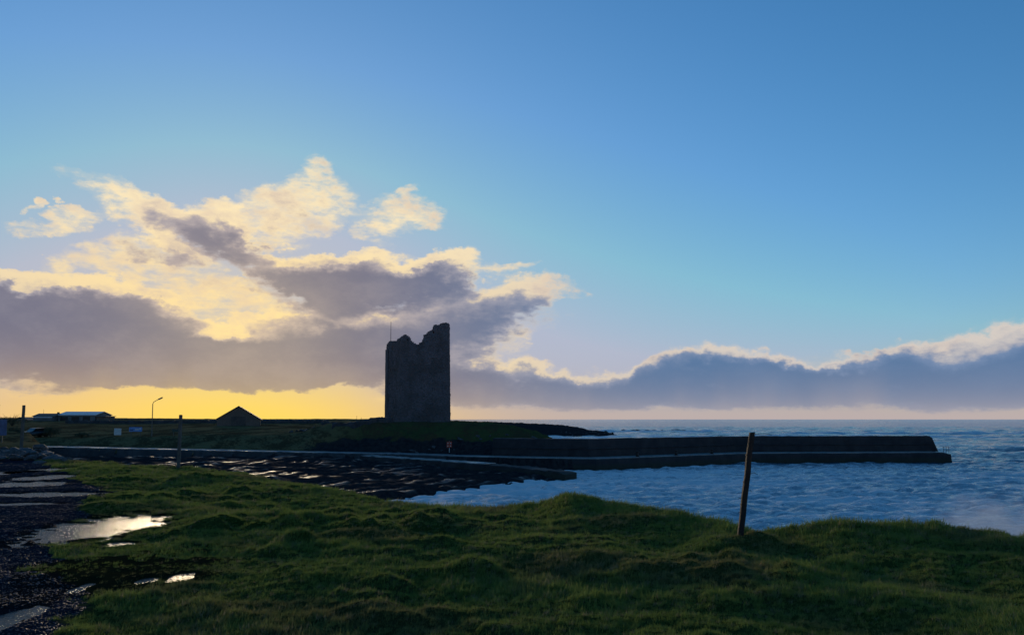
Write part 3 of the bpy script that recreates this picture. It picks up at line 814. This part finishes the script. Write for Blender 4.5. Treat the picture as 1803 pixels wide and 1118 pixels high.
# ------------------------------------------------------------------ farm buildings on the skyline
def gable_house(name, loc, rz, wdt, depth, eave, ridge, over, label, wallm, roofm, door=True, cat='barn'):
    """gable end faces local -y"""
    t = empty(name, loc, rz); tag(t, label, cat)
    e = MB(); e.prism([(-wdt / 2, -0.8), (-wdt / 2, eave), (0, ridge - 0.06), (wdt / 2, eave), (wdt / 2, -0.8)], 'y', 0, depth); e.build('wall', wallm, t)
    sl = (ridge - eave) / (wdt / 2)
    for s in (-1, 1):
        e = MB(); xo = s * (wdt / 2 + over)
        e.prism([(0, ridge), (0, ridge + 0.16), (xo, eave - sl * over + 0.16), (xo, eave - sl * over)][::s], 'y', -over, depth + over); e.build('roof', roofm, t)
    if door:
        e = MB(); e.box((0.0, -0.03, 1.15 * wdt / 10), (wdt * 0.34, 0.06, 2.3 * wdt / 10)); d = e.build('door', MAT['barn_roof'], t)
    return t
bz = ground_z(-63.5, 180)
gable_house('gabled_barn', (-63.5, 180, bz), R(17), 9.4, 14, 6.75 - bz + 0.3, 9.95 - bz, 0.35, 'brown gabled barn with low pitched roof alone on the skyline', MAT['barn_wall'], MAT['barn_roof'])
def long_shed(name, loc, rz, L, W, h0, h1, label, wallm, roofm, cat='shed', mono=False):
    """long side faces local -y; ridge runs along x"""
    t = empty(name, loc, rz); tag(t, label, cat)
    poly = [(0, -0.9), (0, h0), (W, h1 if mono else h0), (W, -0.9)] if mono else [(0, -0.9), (0, h0), (W / 2, h1 - 0.05), (W, h0), (W, -0.9)]
    e = MB(); e.prism(poly, 'x', 0, L); e.build('wall', wallm, t)
    if mono:
        e = MB(); e.prism([(-0.3, h0), (-0.3, h0 + 0.14), (W + 0.3, h1 + 0.14), (W + 0.3, h1)], 'x', -0.3, L + 0.3); e.build('roof', roofm, t)
    else:
        for a, b_ in ((-0.3, W / 2), (W + 0.3, W / 2)):
            dz = (h1 - h0) / (W / 2) * 0.3
            e = MB(); e.prism([(a, h0 - dz), (a, h0 - dz + 0.14), (b_, h1 + 0.14), (b_, h1)], 'x', -0.3, L + 0.3); e.build('roof', roofm, t)
    return t
fz = 6.0
t = long_shed('long_shed', (-146.4, 250, fz), 0.0, 12, 10, 2.35, 3.4, 'long grey farm shed with bright pale metal roof on the left skyline', MAT['dark_wall'], MAT['pale_roof'])
for k in range(3):
    e = MB(); e.box((2 + k * 3.6, -0.03, 0.9), (2.4, 0.08, 1.9)); e.build('door', MAT['iron'], t)
t = long_shed('farmhouse', (-153.2, 248, fz), 0.0, 6.6, 7, 1.9, 2.75, 'low brown farm building beside the pale roofed shed', MAT['dark_wall'], MAT['barn_roof'], 'house')
e = MB(); e.box((6.0, 3.5, 2.95), (0.5, 0.6, 0.7)); e.build('chimney', MAT['barn_wall'], t)
e = MB(); e.rod((1.2, 3.5, 2.6), (1.2, 3.5, 4.2), 0.05, 0.03, 5); e.build('aerial', MAT['iron'], t)
e = MB(); e.prism([(-0.25, 1.45), (-0.25, 1.75), (0.05, 2.0), (0.05, 1.5)], 'x', 0.2, 6.2); e.build('gutter', MAT['pale_roof'], t)
gable_house('lean_to', (-156.2, 246, fz - 0.2), 0.0, 5.4, 6, 0.9, 1.75, 0.3, 'small low pitched outhouse behind the leftmost wooden post', MAT['barn_wall'], MAT['barn_roof'], False, 'outhouse')
long_shed('flat_outhouse', (-134.0, 250, fz), 0.0, 3.4, 5, 1.75, 1.9, 'small boxy flat roofed outhouse at the right end of the farm', MAT['barn_wall'], MAT['barn_roof'], 'outhouse', True)

# ------------------------------------------------------------------ street lamps
def lamp(loc, h, rz, label):
    t = empty('street_lamp', loc, rz); tag(t, label, 'lamp post', 'street lamps')
    e = MB(); e.rod((0, 0, -0.3), (0, 0, 1.2), 0.10, 0.10, 10); e.rod((0, 0, 1.2), (0, 0, h), 0.075, 0.06, 10); e.build('pole', MAT['lamp_steel'], t)
    e = MB(); e.path([(0, 0, h - 0.02), (0.12, 0, h + 0.28), (0.62, 0, h + 0.58), (0.9, 0, h + 0.70)], 0.05, 8); e.build('arm', MAT['lamp_steel'], t)
    d = Vector((0.9, 0, 0.42)).normalized(); rot = Matrix.Rotation(-math.atan2(d.z, d.x), 3, 'Y')
    e = MB(); e.box((1.2, 0, h + 0.87), (0.82, 0.28, 0.17), bevel=0.05, rot=rot); hd = e.build('lamp_head', MAT['lamp_steel'], t)
    e = MB(); e.box((1.23, 0, h + 0.80), (0.5, 0.2, 0.08), bevel=0.02, rot=rot); e.build('lens', MAT['white_board'], hd)
    return t
lz = ground_z(-58.45, 126)
lamp((-58.45, 126, lz), 9.5 - lz, 0.0, 'tall street lamp with bent arm standing against the yellow sky')
lamp((-123.9, 185, ground_z(-123.9, 185)), 3.8, 0.0, 'street lamp at the far left picture edge, only its head showing')

# ------------------------------------------------------------------ boards and road signs
def board(name, x, y, z0, z1, wdt, mat, label, posts=2, thick=0.06, cat='sign'):
    gz_ = ground_z(x, y); t = empty(name, (x, y, gz_), R(random.uniform(-8, 8))); tag(t, label, cat)
    e = MB(); e.box((0, 0, (z0 + z1) / 2 - gz_), (wdt, thick, z1 - z0), bevel=0.015); e.build('board', MAT[mat], t)
    for k in range(posts):
        px_ = 0 if posts == 1 else (k - 0.5) * wdt * 0.7
        e = MB(); e.rod((px_, thick / 2 + 0.05, -0.4), (px_, thick / 2 + 0.05, z1 - gz_ - 0.05), 0.045, n=8); e.build('post', MAT['lamp_steel'], t)
    return t
t = board('notice_board', -64.0, 126, 4.45, 5.53, 1.14, 'white_board', 'squarish pale notice board on the roadside left of the lamp', 2)
t = board('blue_sign', -61.1, 126, 5.0, 5.72, 2.05, 'blue_board', 'wide bright blue sign board beside the street lamp', 2)
for k, (dx, w_) in enumerate(((-0.62, 0.5), (0.2, 0.6), (0.72, 0.3))):
    e = MB(); e.box((dx, -0.036, 5.36 - ground_z(-61.1, 126) + (k - 1) * 0.1), (w_, 0.02, 0.22), bevel=0.008); e.build('picture_panel', MAT['navy_board' if k == 0 else 'white_board'], t)
board('green_sign', -54.4, 126, 4.95, 5.45, 1.5, 'green_board', 'dull green roadside board behind the grey wooden post', 2)
board('navy_sign', -40.3, 60, 5.75, 7.0, 2.3, 'navy_board', 'dark blue sign panel cut off by the left picture edge', 2)

# ------------------------------------------------------------------ parked car
cz = ground_z(-76.2, 124)
car = empty('parked_car', (-76.2, 124, cz + 0.02), R(66)); tag(car, 'small dark parked car among the bushes left of the signs', 'car')
e = MB()
side = [(-1.95, 0.28), (-1.98, 0.62), (-1.85, 0.86), (-1.0, 0.95), (1.35, 0.97), (1.95, 0.9), (2.0, 0.3)]
e.prism(side, 'y', -0.85, 0.85); bm_ = e.bm; bmesh.ops.bevel(bm_, geom=bm_.edges[:], offset=0.06, segments=2, affect='EDGES'); e.build('body', MAT['car_paint'], car, True)
e = MB(); cab = [(-0.95, 0.93), (-0.35, 1.42), (1.1, 1.45), (1.75, 0.95)]; e.prism(cab, 'y', -0.70, 0.70); e.build('window', MAT['car_glass'], car)
e = MB(); e.prism([(-0.42, 1.40), (-0.30, 1.47), (1.05, 1.50), (1.2, 1.42)], 'y', -0.71, 0.71); e.build('roof', MAT['car_paint'], car)
for sx in (-1.25, 1.3):
    for sy in (-1, 1):
        e = MB(); e.rod((sx, sy * 0.66, 0.31), (sx, sy * 0.88, 0.31), 0.31, n=18); wh = e.build('wheel', MAT['tyre'], car)
        e = MB(); e.rod((sx, sy * 0.875, 0.31), (sx, sy * 0.895, 0.31), 0.2, n=14); e.build('rim', MAT['iron'], wh)
for sy in (-0.6, 0.6):
    e = MB(); e.box((-1.95, sy, 0.68), (0.1, 0.34, 0.15), bevel=0.03); e.build('headlight', MAT['chrome'], car)

# ------------------------------------------------------------------ bushes
m, b = new_mat('bush_leaf')
n = S.nt.nodes.new('ShaderNodeNewGeometry')
put(b.inputs['Base Color'], cmix(S(n.outputs['Random Per Island']), (0.03, 0.038, 0.014), (0.06, 0.06, 0.026))); b.inputs['Roughness'].default_value = 0.8
MAT['bush_leaf'] = m
def bush(x, y, r, h, label, nleaf=1500, bare=0, seed=0):
    rb = np.random.default_rng(seed); gz_ = ground_z(x, y); t = empty('bush', (x, y, gz_)); tag(t, label, 'bush', 'roadside bushes')
    V = []; Fs = []
    cl = [(rb.uniform(-.6, .6) * r, rb.uniform(-.6, .6) * r, rb.uniform(.35, .8) * h, rb.uniform(.3, .5)) for _ in range(9)]
    for i in range(nleaf):
        c = cl[rb.integers(len(cl))]; d = rb.normal(0, 1, 3); d /= np.linalg.norm(d); rr = c[3] * rb.uniform(0.5, 1.15)
        p0 = np.array([c[0] + d[0] * rr * r, c[1] + d[1] * rr * r, max(0.02, c[2] + d[2] * rr * h * 0.7)])
        a = rb.normal(0, 1, 3); a /= np.linalg.norm(a); b2 = np.cross(a, rb.normal(0, 1, 3)); b2 /= np.linalg.norm(b2); s_ = rb.uniform(.05, .11)
        k = len(V); V += [p0 - a * s_, p0 + b2 * s_ * .5, p0 + a * s_, p0 - b2 * s_ * .5]; Fs.append([k, k + 1, k + 2, k + 3])
    me = mesh_np('crown', np.array(V), np.array(Fs)); me.materials.append(MAT['bush_leaf']); link(bpy.data.objects.new('crown', me), t)
    e = MB()
    for i in range(7 + bare):
        a = rb.uniform(0, 6.28); top = h * rb.uniform(.6, .9) * (1.5 if i >= 7 else 1); sp = r * rb.uniform(.2, .7)
        pts_ = [(0, 0, -0.1), (math.cos(a) * sp * .4, math.sin(a) * sp * .4, top * .5), (math.cos(a + .3) * sp, math.sin(a + .3) * sp, top)]
        e.path(pts_, [0.04, 0.025, 0.01], 5)
    e.build('stem', MAT['bark'], t)
    return t
bush(-73.9, 124.5, 1.5, 1.7, 'dense dark rounded bush to the right of the parked car', 1800, 0, 1)
bush(-80.5, 126, 1.6, 1.5, 'low dark bush left of the parked car by the road', 1500, 0, 2)
bush(-116.0, 180, 3.2, 2.2, 'bare twigged bush on the skyline near the left picture edge', 2200, 22, 3)
bush(-121.0, 178, 3.0, 1.9, 'leafy skyline bush touching the left picture edge', 2200, 6, 4)
bush(-68.5, 123.6, 1.3, 0.9, 'low scrubby bush between the round bush and notice board', 1000, 0, 5)

# ------------------------------------------------------------------ fence posts
def fence_post(x, y, top, lean, w, mat, label, nails, seed, group='old fence posts'):
    rp = np.random.default_rng(seed); gz_ = ground_z(x, y); h = top - gz_
    t = empty('fence_post', (x, y, gz_)); tag(t, label, 'post', group)
    n = 10; K = 16; V = []; Fs = []
    for j in range(K + 1):
        f = j / K; z = -0.45 + (h + 0.45) * f; k = w * (1.02 - 0.12 * f)
        ox = lean * max(z, 0) / h + 0.003 * math.sin(j * 1.3); oy = 0.004 * math.cos(j * 0.9)
        for i in range(n):
            a = 2 * math.pi * i / n; sq = 1 / max(abs(math.cos(a)), abs(math.sin(a))); rr = k * (0.35 + 0.65 * min(sq, 1.25)) * (1 + rp.normal(0, 0.035))
            V.append((ox + rr * math.cos(a), oy + rr * math.sin(a), z + (rp.normal(0, 0.006) if j == K else 0)))
    for j in range(K):
        for i in range(n): Fs.append([j * n + i, j * n + (i + 1) % n, (j + 1) * n + (i + 1) % n, (j + 1) * n + i])
    Fs.append([K * n + i for i in range(n)])
    me = mesh_np('shaft', V, Fs); me.materials.append(MAT[mat]); link(bpy.data.objects.new('shaft', me), t)
    for zf, s, L in nails:
        z = h * zf; ox = lean * zf
        e = MB(); e.path([(ox + s * w * 0.9, -w * 0.3, z), (ox + s * (w + L * 0.6), -w * 0.2, z + 0.006), (ox + s * (w + L), -w * 0.1, z - 0.012)], 0.004, 5)
        e.build('wire_stub', MAT['rusty_wire'], t)
    for zf in (0.3, 0.52, 0.78):
        e = MB(); z = h * zf; ox = lean * zf
        e.box((ox - w * 0.98, 0, z), (0.02, w * 0.7, 0.012)); e.build('staple', MAT['rusty_wire'], t)
    return t
fence_post(3.41, 11.7, 6.80, 0.205, 0.044, 'weathered_wood', 'leaning dark wooden fence post on the grass bank in front of the sea', ((0.985, 1, 0.26), (0.60, 1, 0.11), (0.43, 1, 0.05), (0.36, -1, 0.05), (0.22, -1, 0.03)), 1)
fence_post(-12.85, 30.0, 7.17, 0.03, 0.062, 'grey_wood', 'upright grey wooden post on the grass edge below the street lamp', ((0.7, 1, 0.06),), 2)
fence_post(-28.15, 44.6, 7.80, 0.04, 0.078, 'grey_wood', 'tall wooden post behind the rubble heap near the left edge', ((0.8, 1, 0.08),), 3)
# distant pickets and a field gate
def picket(x, y, h, r, label):
    t = empty('picket', (x, y, ground_z(x, y))); tag(t, label, 'post', 'distant pickets')
    e = MB(); e.rod((0, 0, -0.3), (0.03, 0, h), r, r * 0.8, 6); e.build('shaft', MAT['iron'], t)
    e = MB(); e.box((0.03, 0, h), (r * 2.2, r * 2.2, 0.05)); e.build('cap', MAT['iron'], t)
picket(-38.05, 150, 1.2, 0.06, 'thin short picket on the grass halfway between barn and tower')
picket(-30.06, 150, 2.0, 0.035, 'left of the two thin tall rods on the skyline by the tower')
picket(-29.2, 150, 1.6, 0.035, 'right of the two thin tall rods on the skyline by the tower')
gt = empty('field_gate', (-57.2, 176, ground_z(-56.7, 176))); tag(gt, 'small tubular field gate beside the gabled barn', 'gate')
for dx in (0, 1.4):
    e = MB(); e.rod((dx, 0, -0.3), (dx, 0, 1.15), 0.06, n=8); e.build('post', MAT['iron'], gt)
for k in range(4):
    e = MB(); e.rod((0, 0, 0.3 + k * 0.25), (1.4, 0, 0.3 + k * 0.25), 0.03, n=6); e.build('bar', MAT['iron'], gt)

# ------------------------------------------------------------------ lifebuoy stand above the slipway
ly = 119.0; lz = ground_z(-9.6, ly)
lb = empty('lifebuoy_stand', (-9.6, ly, lz)); tag(lb, 'red and white lifebuoy on a stand above the slipway', 'lifebuoy')
e = MB(); e.rod((0, 0.1, -0.4), (0, 0.1, 1.75), 0.05, n=8); e.build('post', MAT['white_board'], lb)
e = MB(); e.box((0, 0.03, 1.25), (0.8, 0.05, 0.9), bevel=0.02); e.build('backboard', MAT['red_paint'], lb)
e = MB(); e.torus((0, -0.06, 1.25), 0.29, 0.075); rb_ = e.build('ring', MAT['red_paint'], lb, True)
for k in range(4):
    a = math.pi / 4 + k * math.pi / 2
    e = MB(); e.box((0.29 * math.cos(a), -0.06, 1.25 + 0.29 * math.sin(a)), (0.13, 0.165, 0.165), rot=Matrix.Rotation(-a, 3, 'Y')); e.build('band', MAT['white_board'], rb_)

# ------------------------------------------------------------------ boulders
def boulder_mesh(seed):
    rb = np.random.default_rng(seed); bm = bmesh.new(); bmesh.ops.create_icosphere(bm, subdivisions=2, radius=1)
    off = rb.uniform(-50, 50, 3); sc = rb.uniform(0.7, 1.25, 3)
    for v in bm.verts:
        p_ = v.co * 1.1; d = 1 + 0.45 * mnoise.noise(Vector(p_) + Vector(off)) + 0.15 * mnoise.noise(Vector(p_) * 3 + Vector(off))
        v.co = Vector((v.co.x * d * sc[0], v.co.y * d * sc[1], max(-0.55, min(0.6, v.co.z * d * 0.8 * sc[2]))))
    me_ = bpy.data.meshes.new('boulder'); bm.to_mesh(me_); bm.free(); me_.materials.append(MAT['boulder']); return me_
BM = [boulder_mesh(100 + i) for i in range(8)]
rb = np.random.default_rng(77)
def put_boulder(x, y, s, dz, label, group):
    o = bpy.data.objects.new('boulder', BM[rb.integers(8)]); o.location = (x, y, ground_z(x, y) + dz)
    o.rotation_euler = (rb.uniform(-.5, .5), rb.uniform(-.5, .5), rb.uniform(0, 6.28)); o.scale = (s, s * rb.uniform(.7, 1.1), s * rb.uniform(.6, .9)); link(o)
    return tag(o, label, 'boulder', group)
for i in range(130):
    f = rb.random() ** 0.8; x = lerp(-29.5, -18.8, f) + rb.normal(0, 0.3); y = lerp(42.5, 34.6, f) + rb.normal(0, 1.1)
    s = rb.uniform(0.12, 0.42) * (1.25 - 0.55 * f)
    put_boulder(x, y, s, rb.uniform(0, 0.28) * (1 - abs(2 * f - 0.8)), 'rough grey boulder of the rubble heap at the end of the gravel track', 'rubble heap boulders')
for i in range(26):
    x = rb.uniform(-20, 6); y = 121 + rb.normal(0, 0.9) - 0.12 * abs(x + 8); s = rb.uniform(.2, .5)
    put_boulder(x, y, s, 0, 'dark boulder on the broken slope in front of the ruined tower', 'boulders below the tower')
for i, nth in enumerate(('leftmost', 'second from left', 'middle one', 'second from right', 'rightmost')):
    put_boulder(-38 + i * 0.95, 133 + rb.normal(0, .4), rb.uniform(.35, .6), 0.1, nth + ' of five pale boulders on the grass slope between barn and tower', 'pale boulders on the slope')
for i in range(40):
    y = 313 + rb.uniform(0, 22); x = table(y, COAST) - rb.uniform(0, 12)
    put_boulder(float(x), y, rb.uniform(.25, .6), 0.1, 'dark boulder on the low rocky spit beyond the pier', 'boulders on the rocky spit')
for i in range(22):
    x = rb.uniform(63, 98); y = 437 + rb.normal(0, 2.0)
    o = put_boulder(x, y, rb.uniform(.8, 2.2), 0, 'dark wave-washed rock of the far reef out at sea', 'rocks of the far reef'); o.location.z = 0.15

# ------------------------------------------------------------------ grass: blades in tufts over the near bank
m, b = new_mat('grass_blade')
oi = S.nt.nodes.new('ShaderNodeObjectInfo'); rnd = S(oi.outputs['Random'])
p = coords('pos')
patch = noise(p, 0.45, 4, 0.6); patch2 = noise(p, 1.7, 4, 0.6)
c = cmix(rnd, (0.165, 0.215, 0.046), (0.21, 0.255, 0.072))
c = cmix(smooth(patch, 0.50, 0.66) * 0.75, c, (0.20, 0.165, 0.075))
c = cmix(smooth(patch2, 0.52, 0.7) * 0.5, c, (0.10, 0.155, 0.034))
c = cmix(S.m('GREATER_THAN', rnd, 0.9), c, (0.26, 0.22, 0.12))
nt = S.nt
df = nt.nodes.new('ShaderNodeBsdfDiffuse'); tl = nt.nodes.new('ShaderNodeBsdfTranslucent'); mxs = nt.nodes.new('ShaderNodeMixShader')
put(df.inputs[0], c); put(tl.inputs[0], c); mxs.inputs[0].default_value = 0.45
nt.links.new(df.outputs[0], mxs.inputs[1]); nt.links.new(tl.outputs[0], mxs.inputs[2])
nt.links.new(mxs.outputs[0], nt.nodes['Material Output'].inputs[0])
GRASS_MAT = m
def tuft_mesh(seed, nb, h, spread):
    r_ = np.random.default_rng(seed); V = []; Fs = []
    for i in range(nb):
        a = r_.uniform(0, 6.28); rad = spread * math.sqrt(r_.random()); x0, y0 = rad * math.cos(a), rad * math.sin(a)
        L = h * r_.uniform(0.5, 1.15); wd = r_.uniform(0.0022, 0.0042); lean = r_.uniform(0.25, 0.95); da = r_.normal(0.35, 0.9)
        dx, dy = math.cos(da), math.sin(da); tx, ty = -dy, dx; base = len(V)
        for f, wf in ((0, 1), (0.45, 0.85), (0.8, 0.5)):
            rr = lean * L * f ** 1.7; z = L * f * (1 - 0.35 * lean * f)
            V += [(x0 + dx * rr - tx * wd * wf, y0 + dy * rr - ty * wd * wf, z), (x0 + dx * rr + tx * wd * wf, y0 + dy * rr + ty * wd * wf, z)]
        V.append((x0 + dx * lean * L, y0 + dy * lean * L, L * (1 - 0.35 * lean)))
        Fs += [[base, base + 1, base + 3, base + 2], [base + 2, base + 3, base + 5, base + 4], [base + 4, base + 5, base + 6]]
    me = mesh_np('tuft', V, Fs); me.materials.append(GRASS_MAT); return me
tufts = bpy.data.collections.new('tuft_kinds')
for i, (nb, h, sp) in enumerate(((22, 0.10, 0.075), (26, 0.13, 0.085), (20, 0.17, 0.07), (30, 0.09, 0.10))):
    tufts.objects.link(bpy.data.objects.new('tuft', tuft_mesh(40 + i, nb, h, sp)))
N = 300000
rg = np.random.default_rng(9)
yy = np.linspace(3.0, 36, 2000); pdf = yy ** -1.15 * (yy + 3.5); cdf = np.cumsum(pdf); cdf /= cdf[-1]
PY = np.interp(rg.random(N), cdf, yy); PX = (PY + 3.0) * np.tan(np.radians(rg.uniform(-41, 41, N)))
pz, ptr, prk, pwt, pnear, psd = land(PX, PY)
n_ = fbm(PX / 0.5, PY / 0.5, 2) * 0.3
ok = pnear & (ptr + n_ < 0.42) & (psd > -1.6) & (pwt * rg.uniform(0.75, 1.3, N) + n_ * 1.5 < 0.98) & (pz > 3.2)
for (cx, cy, rx, ry, lv, rgh) in PUDDLES:
    r_ = np.hypot((PX - cx) / rx, (PY - cy) / ry); ok &= ~((r_ < 1.5) & (pz < lv + 0.012))
PX, PY, pz, psd, pwt = PX[ok], PY[ok], pz[ok], psd[ok], pwt[ok]
long_ = 0.75 + 0.75 * np.clip(fbm(PX / 2.5 + 8, PY / 2.0, 3) + 0.1, 0, 1) + 0.7 * np.exp(-(psd / 1.0) ** 2) * (PX > -3) - 0.25 * np.clip(pwt, 0, 1)
scl = long_ * 0.44 * (0.8 + PY / 30) * rg.uniform(0.7, 1.3, len(PX))
me = bpy.data.meshes.new('grass'); me.vertices.add(len(PX)); me.vertices.foreach_set('co', np.stack([PX, PY, pz - 0.012], 1).astype(np.float32).ravel())
fattr(me, 'size', scl); fattr(me, 'turn', rg.normal(0.0, 0.8, len(PX)))
grass = link(bpy.data.objects.new('grass', me)); tag(grass, 'short windblown green grass covering the near bank', 'grass', kind='stuff')
ng = bpy.data.node_groups.new('grass_tufts', 'GeometryNodeTree')
ng.interface.new_socket('Geometry', in_out='INPUT', socket_type='NodeSocketGeometry'); ng.interface.new_socket('Geometry', in_out='OUTPUT', socket_type='NodeSocketGeometry')
gi = ng.nodes.new('NodeGroupInput'); go = ng.nodes.new('NodeGroupOutput')
iop = ng.nodes.new('GeometryNodeInstanceOnPoints'); ci = ng.nodes.new('GeometryNodeCollectionInfo'); mtp = ng.nodes.new('GeometryNodeMeshToPoints')
ci.inputs['Collection'].default_value = tufts; ci.inputs['Separate Children'].default_value = True; ci.inputs['Reset Children'].default_value = True
iop.inputs['Pick Instance'].default_value = True
def named(nm):
    n = ng.nodes.new('GeometryNodeInputNamedAttribute'); n.data_type = 'FLOAT'; n.inputs['Name'].default_value = nm; return n.outputs['Attribute']
cx_ = ng.nodes.new('ShaderNodeCombineXYZ'); ng.links.new(named('turn'), cx_.inputs[2])
e2r = ng.nodes.new('FunctionNodeEulerToRotation'); ng.links.new(cx_.outputs[0], e2r.inputs[0])
ng.links.new(gi.outputs[0], mtp.inputs[0]); ng.links.new(mtp.outputs[0], iop.inputs['Points']); ng.links.new(ci.outputs[0], iop.inputs['Instance'])
ng.links.new(e2r.outputs[0], iop.inputs['Rotation']); ng.links.new(named('size'), iop.inputs['Scale'])
ng.links.new(iop.outputs[0], go.inputs[0])
md = grass.modifiers.new('tufts', 'NODES'); md.node_group = ng

# ------------------------------------------------------------------ loose stones of the gravel track
m, b = new_mat('pebble')
oi = S.nt.nodes.new('ShaderNodeObjectInfo'); rnd = S(oi.outputs['Random'])
put(b.inputs['Base Color'], cmix(rnd, (0.008, 0.010, 0.017), (0.036, 0.042, 0.066))); b.inputs['Roughness'].default_value = 0.5; b.inputs['Specular IOR Level'].default_value = 0.22
kinds = bpy.data.collections.new('pebble_kinds')
for i in range(4):
    rb = np.random.default_rng(300 + i); bm = bmesh.new(); bmesh.ops.create_icosphere(bm, subdivisions=1, radius=1)
    for v in bm.verts: v.co = Vector((v.co.x * rb.uniform(.8, 1.2), v.co.y * rb.uniform(.7, 1.1), v.co.z * rb.uniform(.45, .7)))
    me = bpy.data.meshes.new('pebble'); bm.to_mesh(me); bm.free(); me.materials.append(m); kinds.objects.link(bpy.data.objects.new('pebble', me))
N = 220000
rg = np.random.default_rng(19)
yy = np.linspace(3.0, 33, 2000); pdf = yy ** -1.5 * (yy + 3.5); cdf = np.cumsum(pdf); cdf /= cdf[-1]
PY = np.interp(rg.random(N), cdf, yy); PX = (PY + 3.5) * np.tan(np.radians(rg.uniform(-43, -12, N)))
pz, ptr, prk, pwt, pnear, psd = land(PX, PY)
ok = pnear & (ptr + 0.25 * fbm(PX / 0.4, PY / 0.4, 2) > 0.5)
for (cx, cy, rx, ry, lv, rgh) in PUDDLES:
    r_ = np.hypot((PX - cx) / rx, (PY - cy) / ry); ok &= ~((r_ < 1.5) & (pz < lv + 0.004))
PX, PY, pz = PX[ok], PY[ok], pz[ok]
me = bpy.data.meshes.new('gravel'); me.vertices.add(len(PX)); me.vertices.foreach_set('co', np.stack([PX, PY, pz], 1).astype(np.float32).ravel())
fattr(me, 'size', np.clip(rg.lognormal(-5.2, 0.5, len(PX)), 0.003, 0.024) * (0.85 + PY / 40)); fattr(me, 'turn', rg.uniform(0, 6.28, len(PX)))
gravel = link(bpy.data.objects.new('gravel', me)); tag(gravel, 'loose wet grey gravel of the track at the left', 'gravel', kind='stuff')
ng2 = ng.copy(); ng2.name = 'gravel_stones'
for n in ng2.nodes:
    if n.bl_idname == 'GeometryNodeCollectionInfo': n.inputs['Collection'].default_value = kinds
md = gravel.modifiers.new('stones', 'NODES'); md.node_group = ng2

# ------------------------------------------------------------------ sea spray thrown up behind the bank
m = bpy.data.materials.new('spray'); m.use_nodes = True; S.nt = m.node_tree; nt = S.nt
nt.nodes.remove(nt.nodes['Principled BSDF'])
pv = nt.nodes.new('ShaderNodeVolumePrincipled'); pv.inputs['Color'].default_value = (0.95, 0.97, 1.0, 1); pv.inputs['Anisotropy'].default_value = 0.2
nt.links.new(pv.outputs[0], nt.nodes['Material Output'].inputs['Volume'])
p = coords('Generated'); gx_, gy_, gz_ = sep(p)
r2 = (gx_ - 0.55) * (gx_ - 0.55) * 4.0 + (gy_ - 0.5) * (gy_ - 0.5) * 4.0 + gz_ * gz_ * 1.0
den = smooth(noise(vscale(coords('pos'), 0.5, 0.5, 0.8), 1.0, 5, 0.6) * 1.1 - r2 * 0.55, 0.1, 0.55)
put(pv.inputs['Density'], den * 0.5)
e = MB(); q_ = bmesh.ops.create_icosphere(e.bm, subdivisions=3, radius=1)
for v in e.bm.verts: v.co = Vector((v.co.x * 7.5, v.co.y * 3.2, v.co.z * 2.3 + (0.2 * v.co.x * 2 if v.co.z > 0 else 0)))
sp = e.build('sea_spray', m); sp.location = (26.5, 42.0, 1.3); tag(sp, 'pale mist of spray blown up behind the bank on the right', 'spray', kind='stuff')
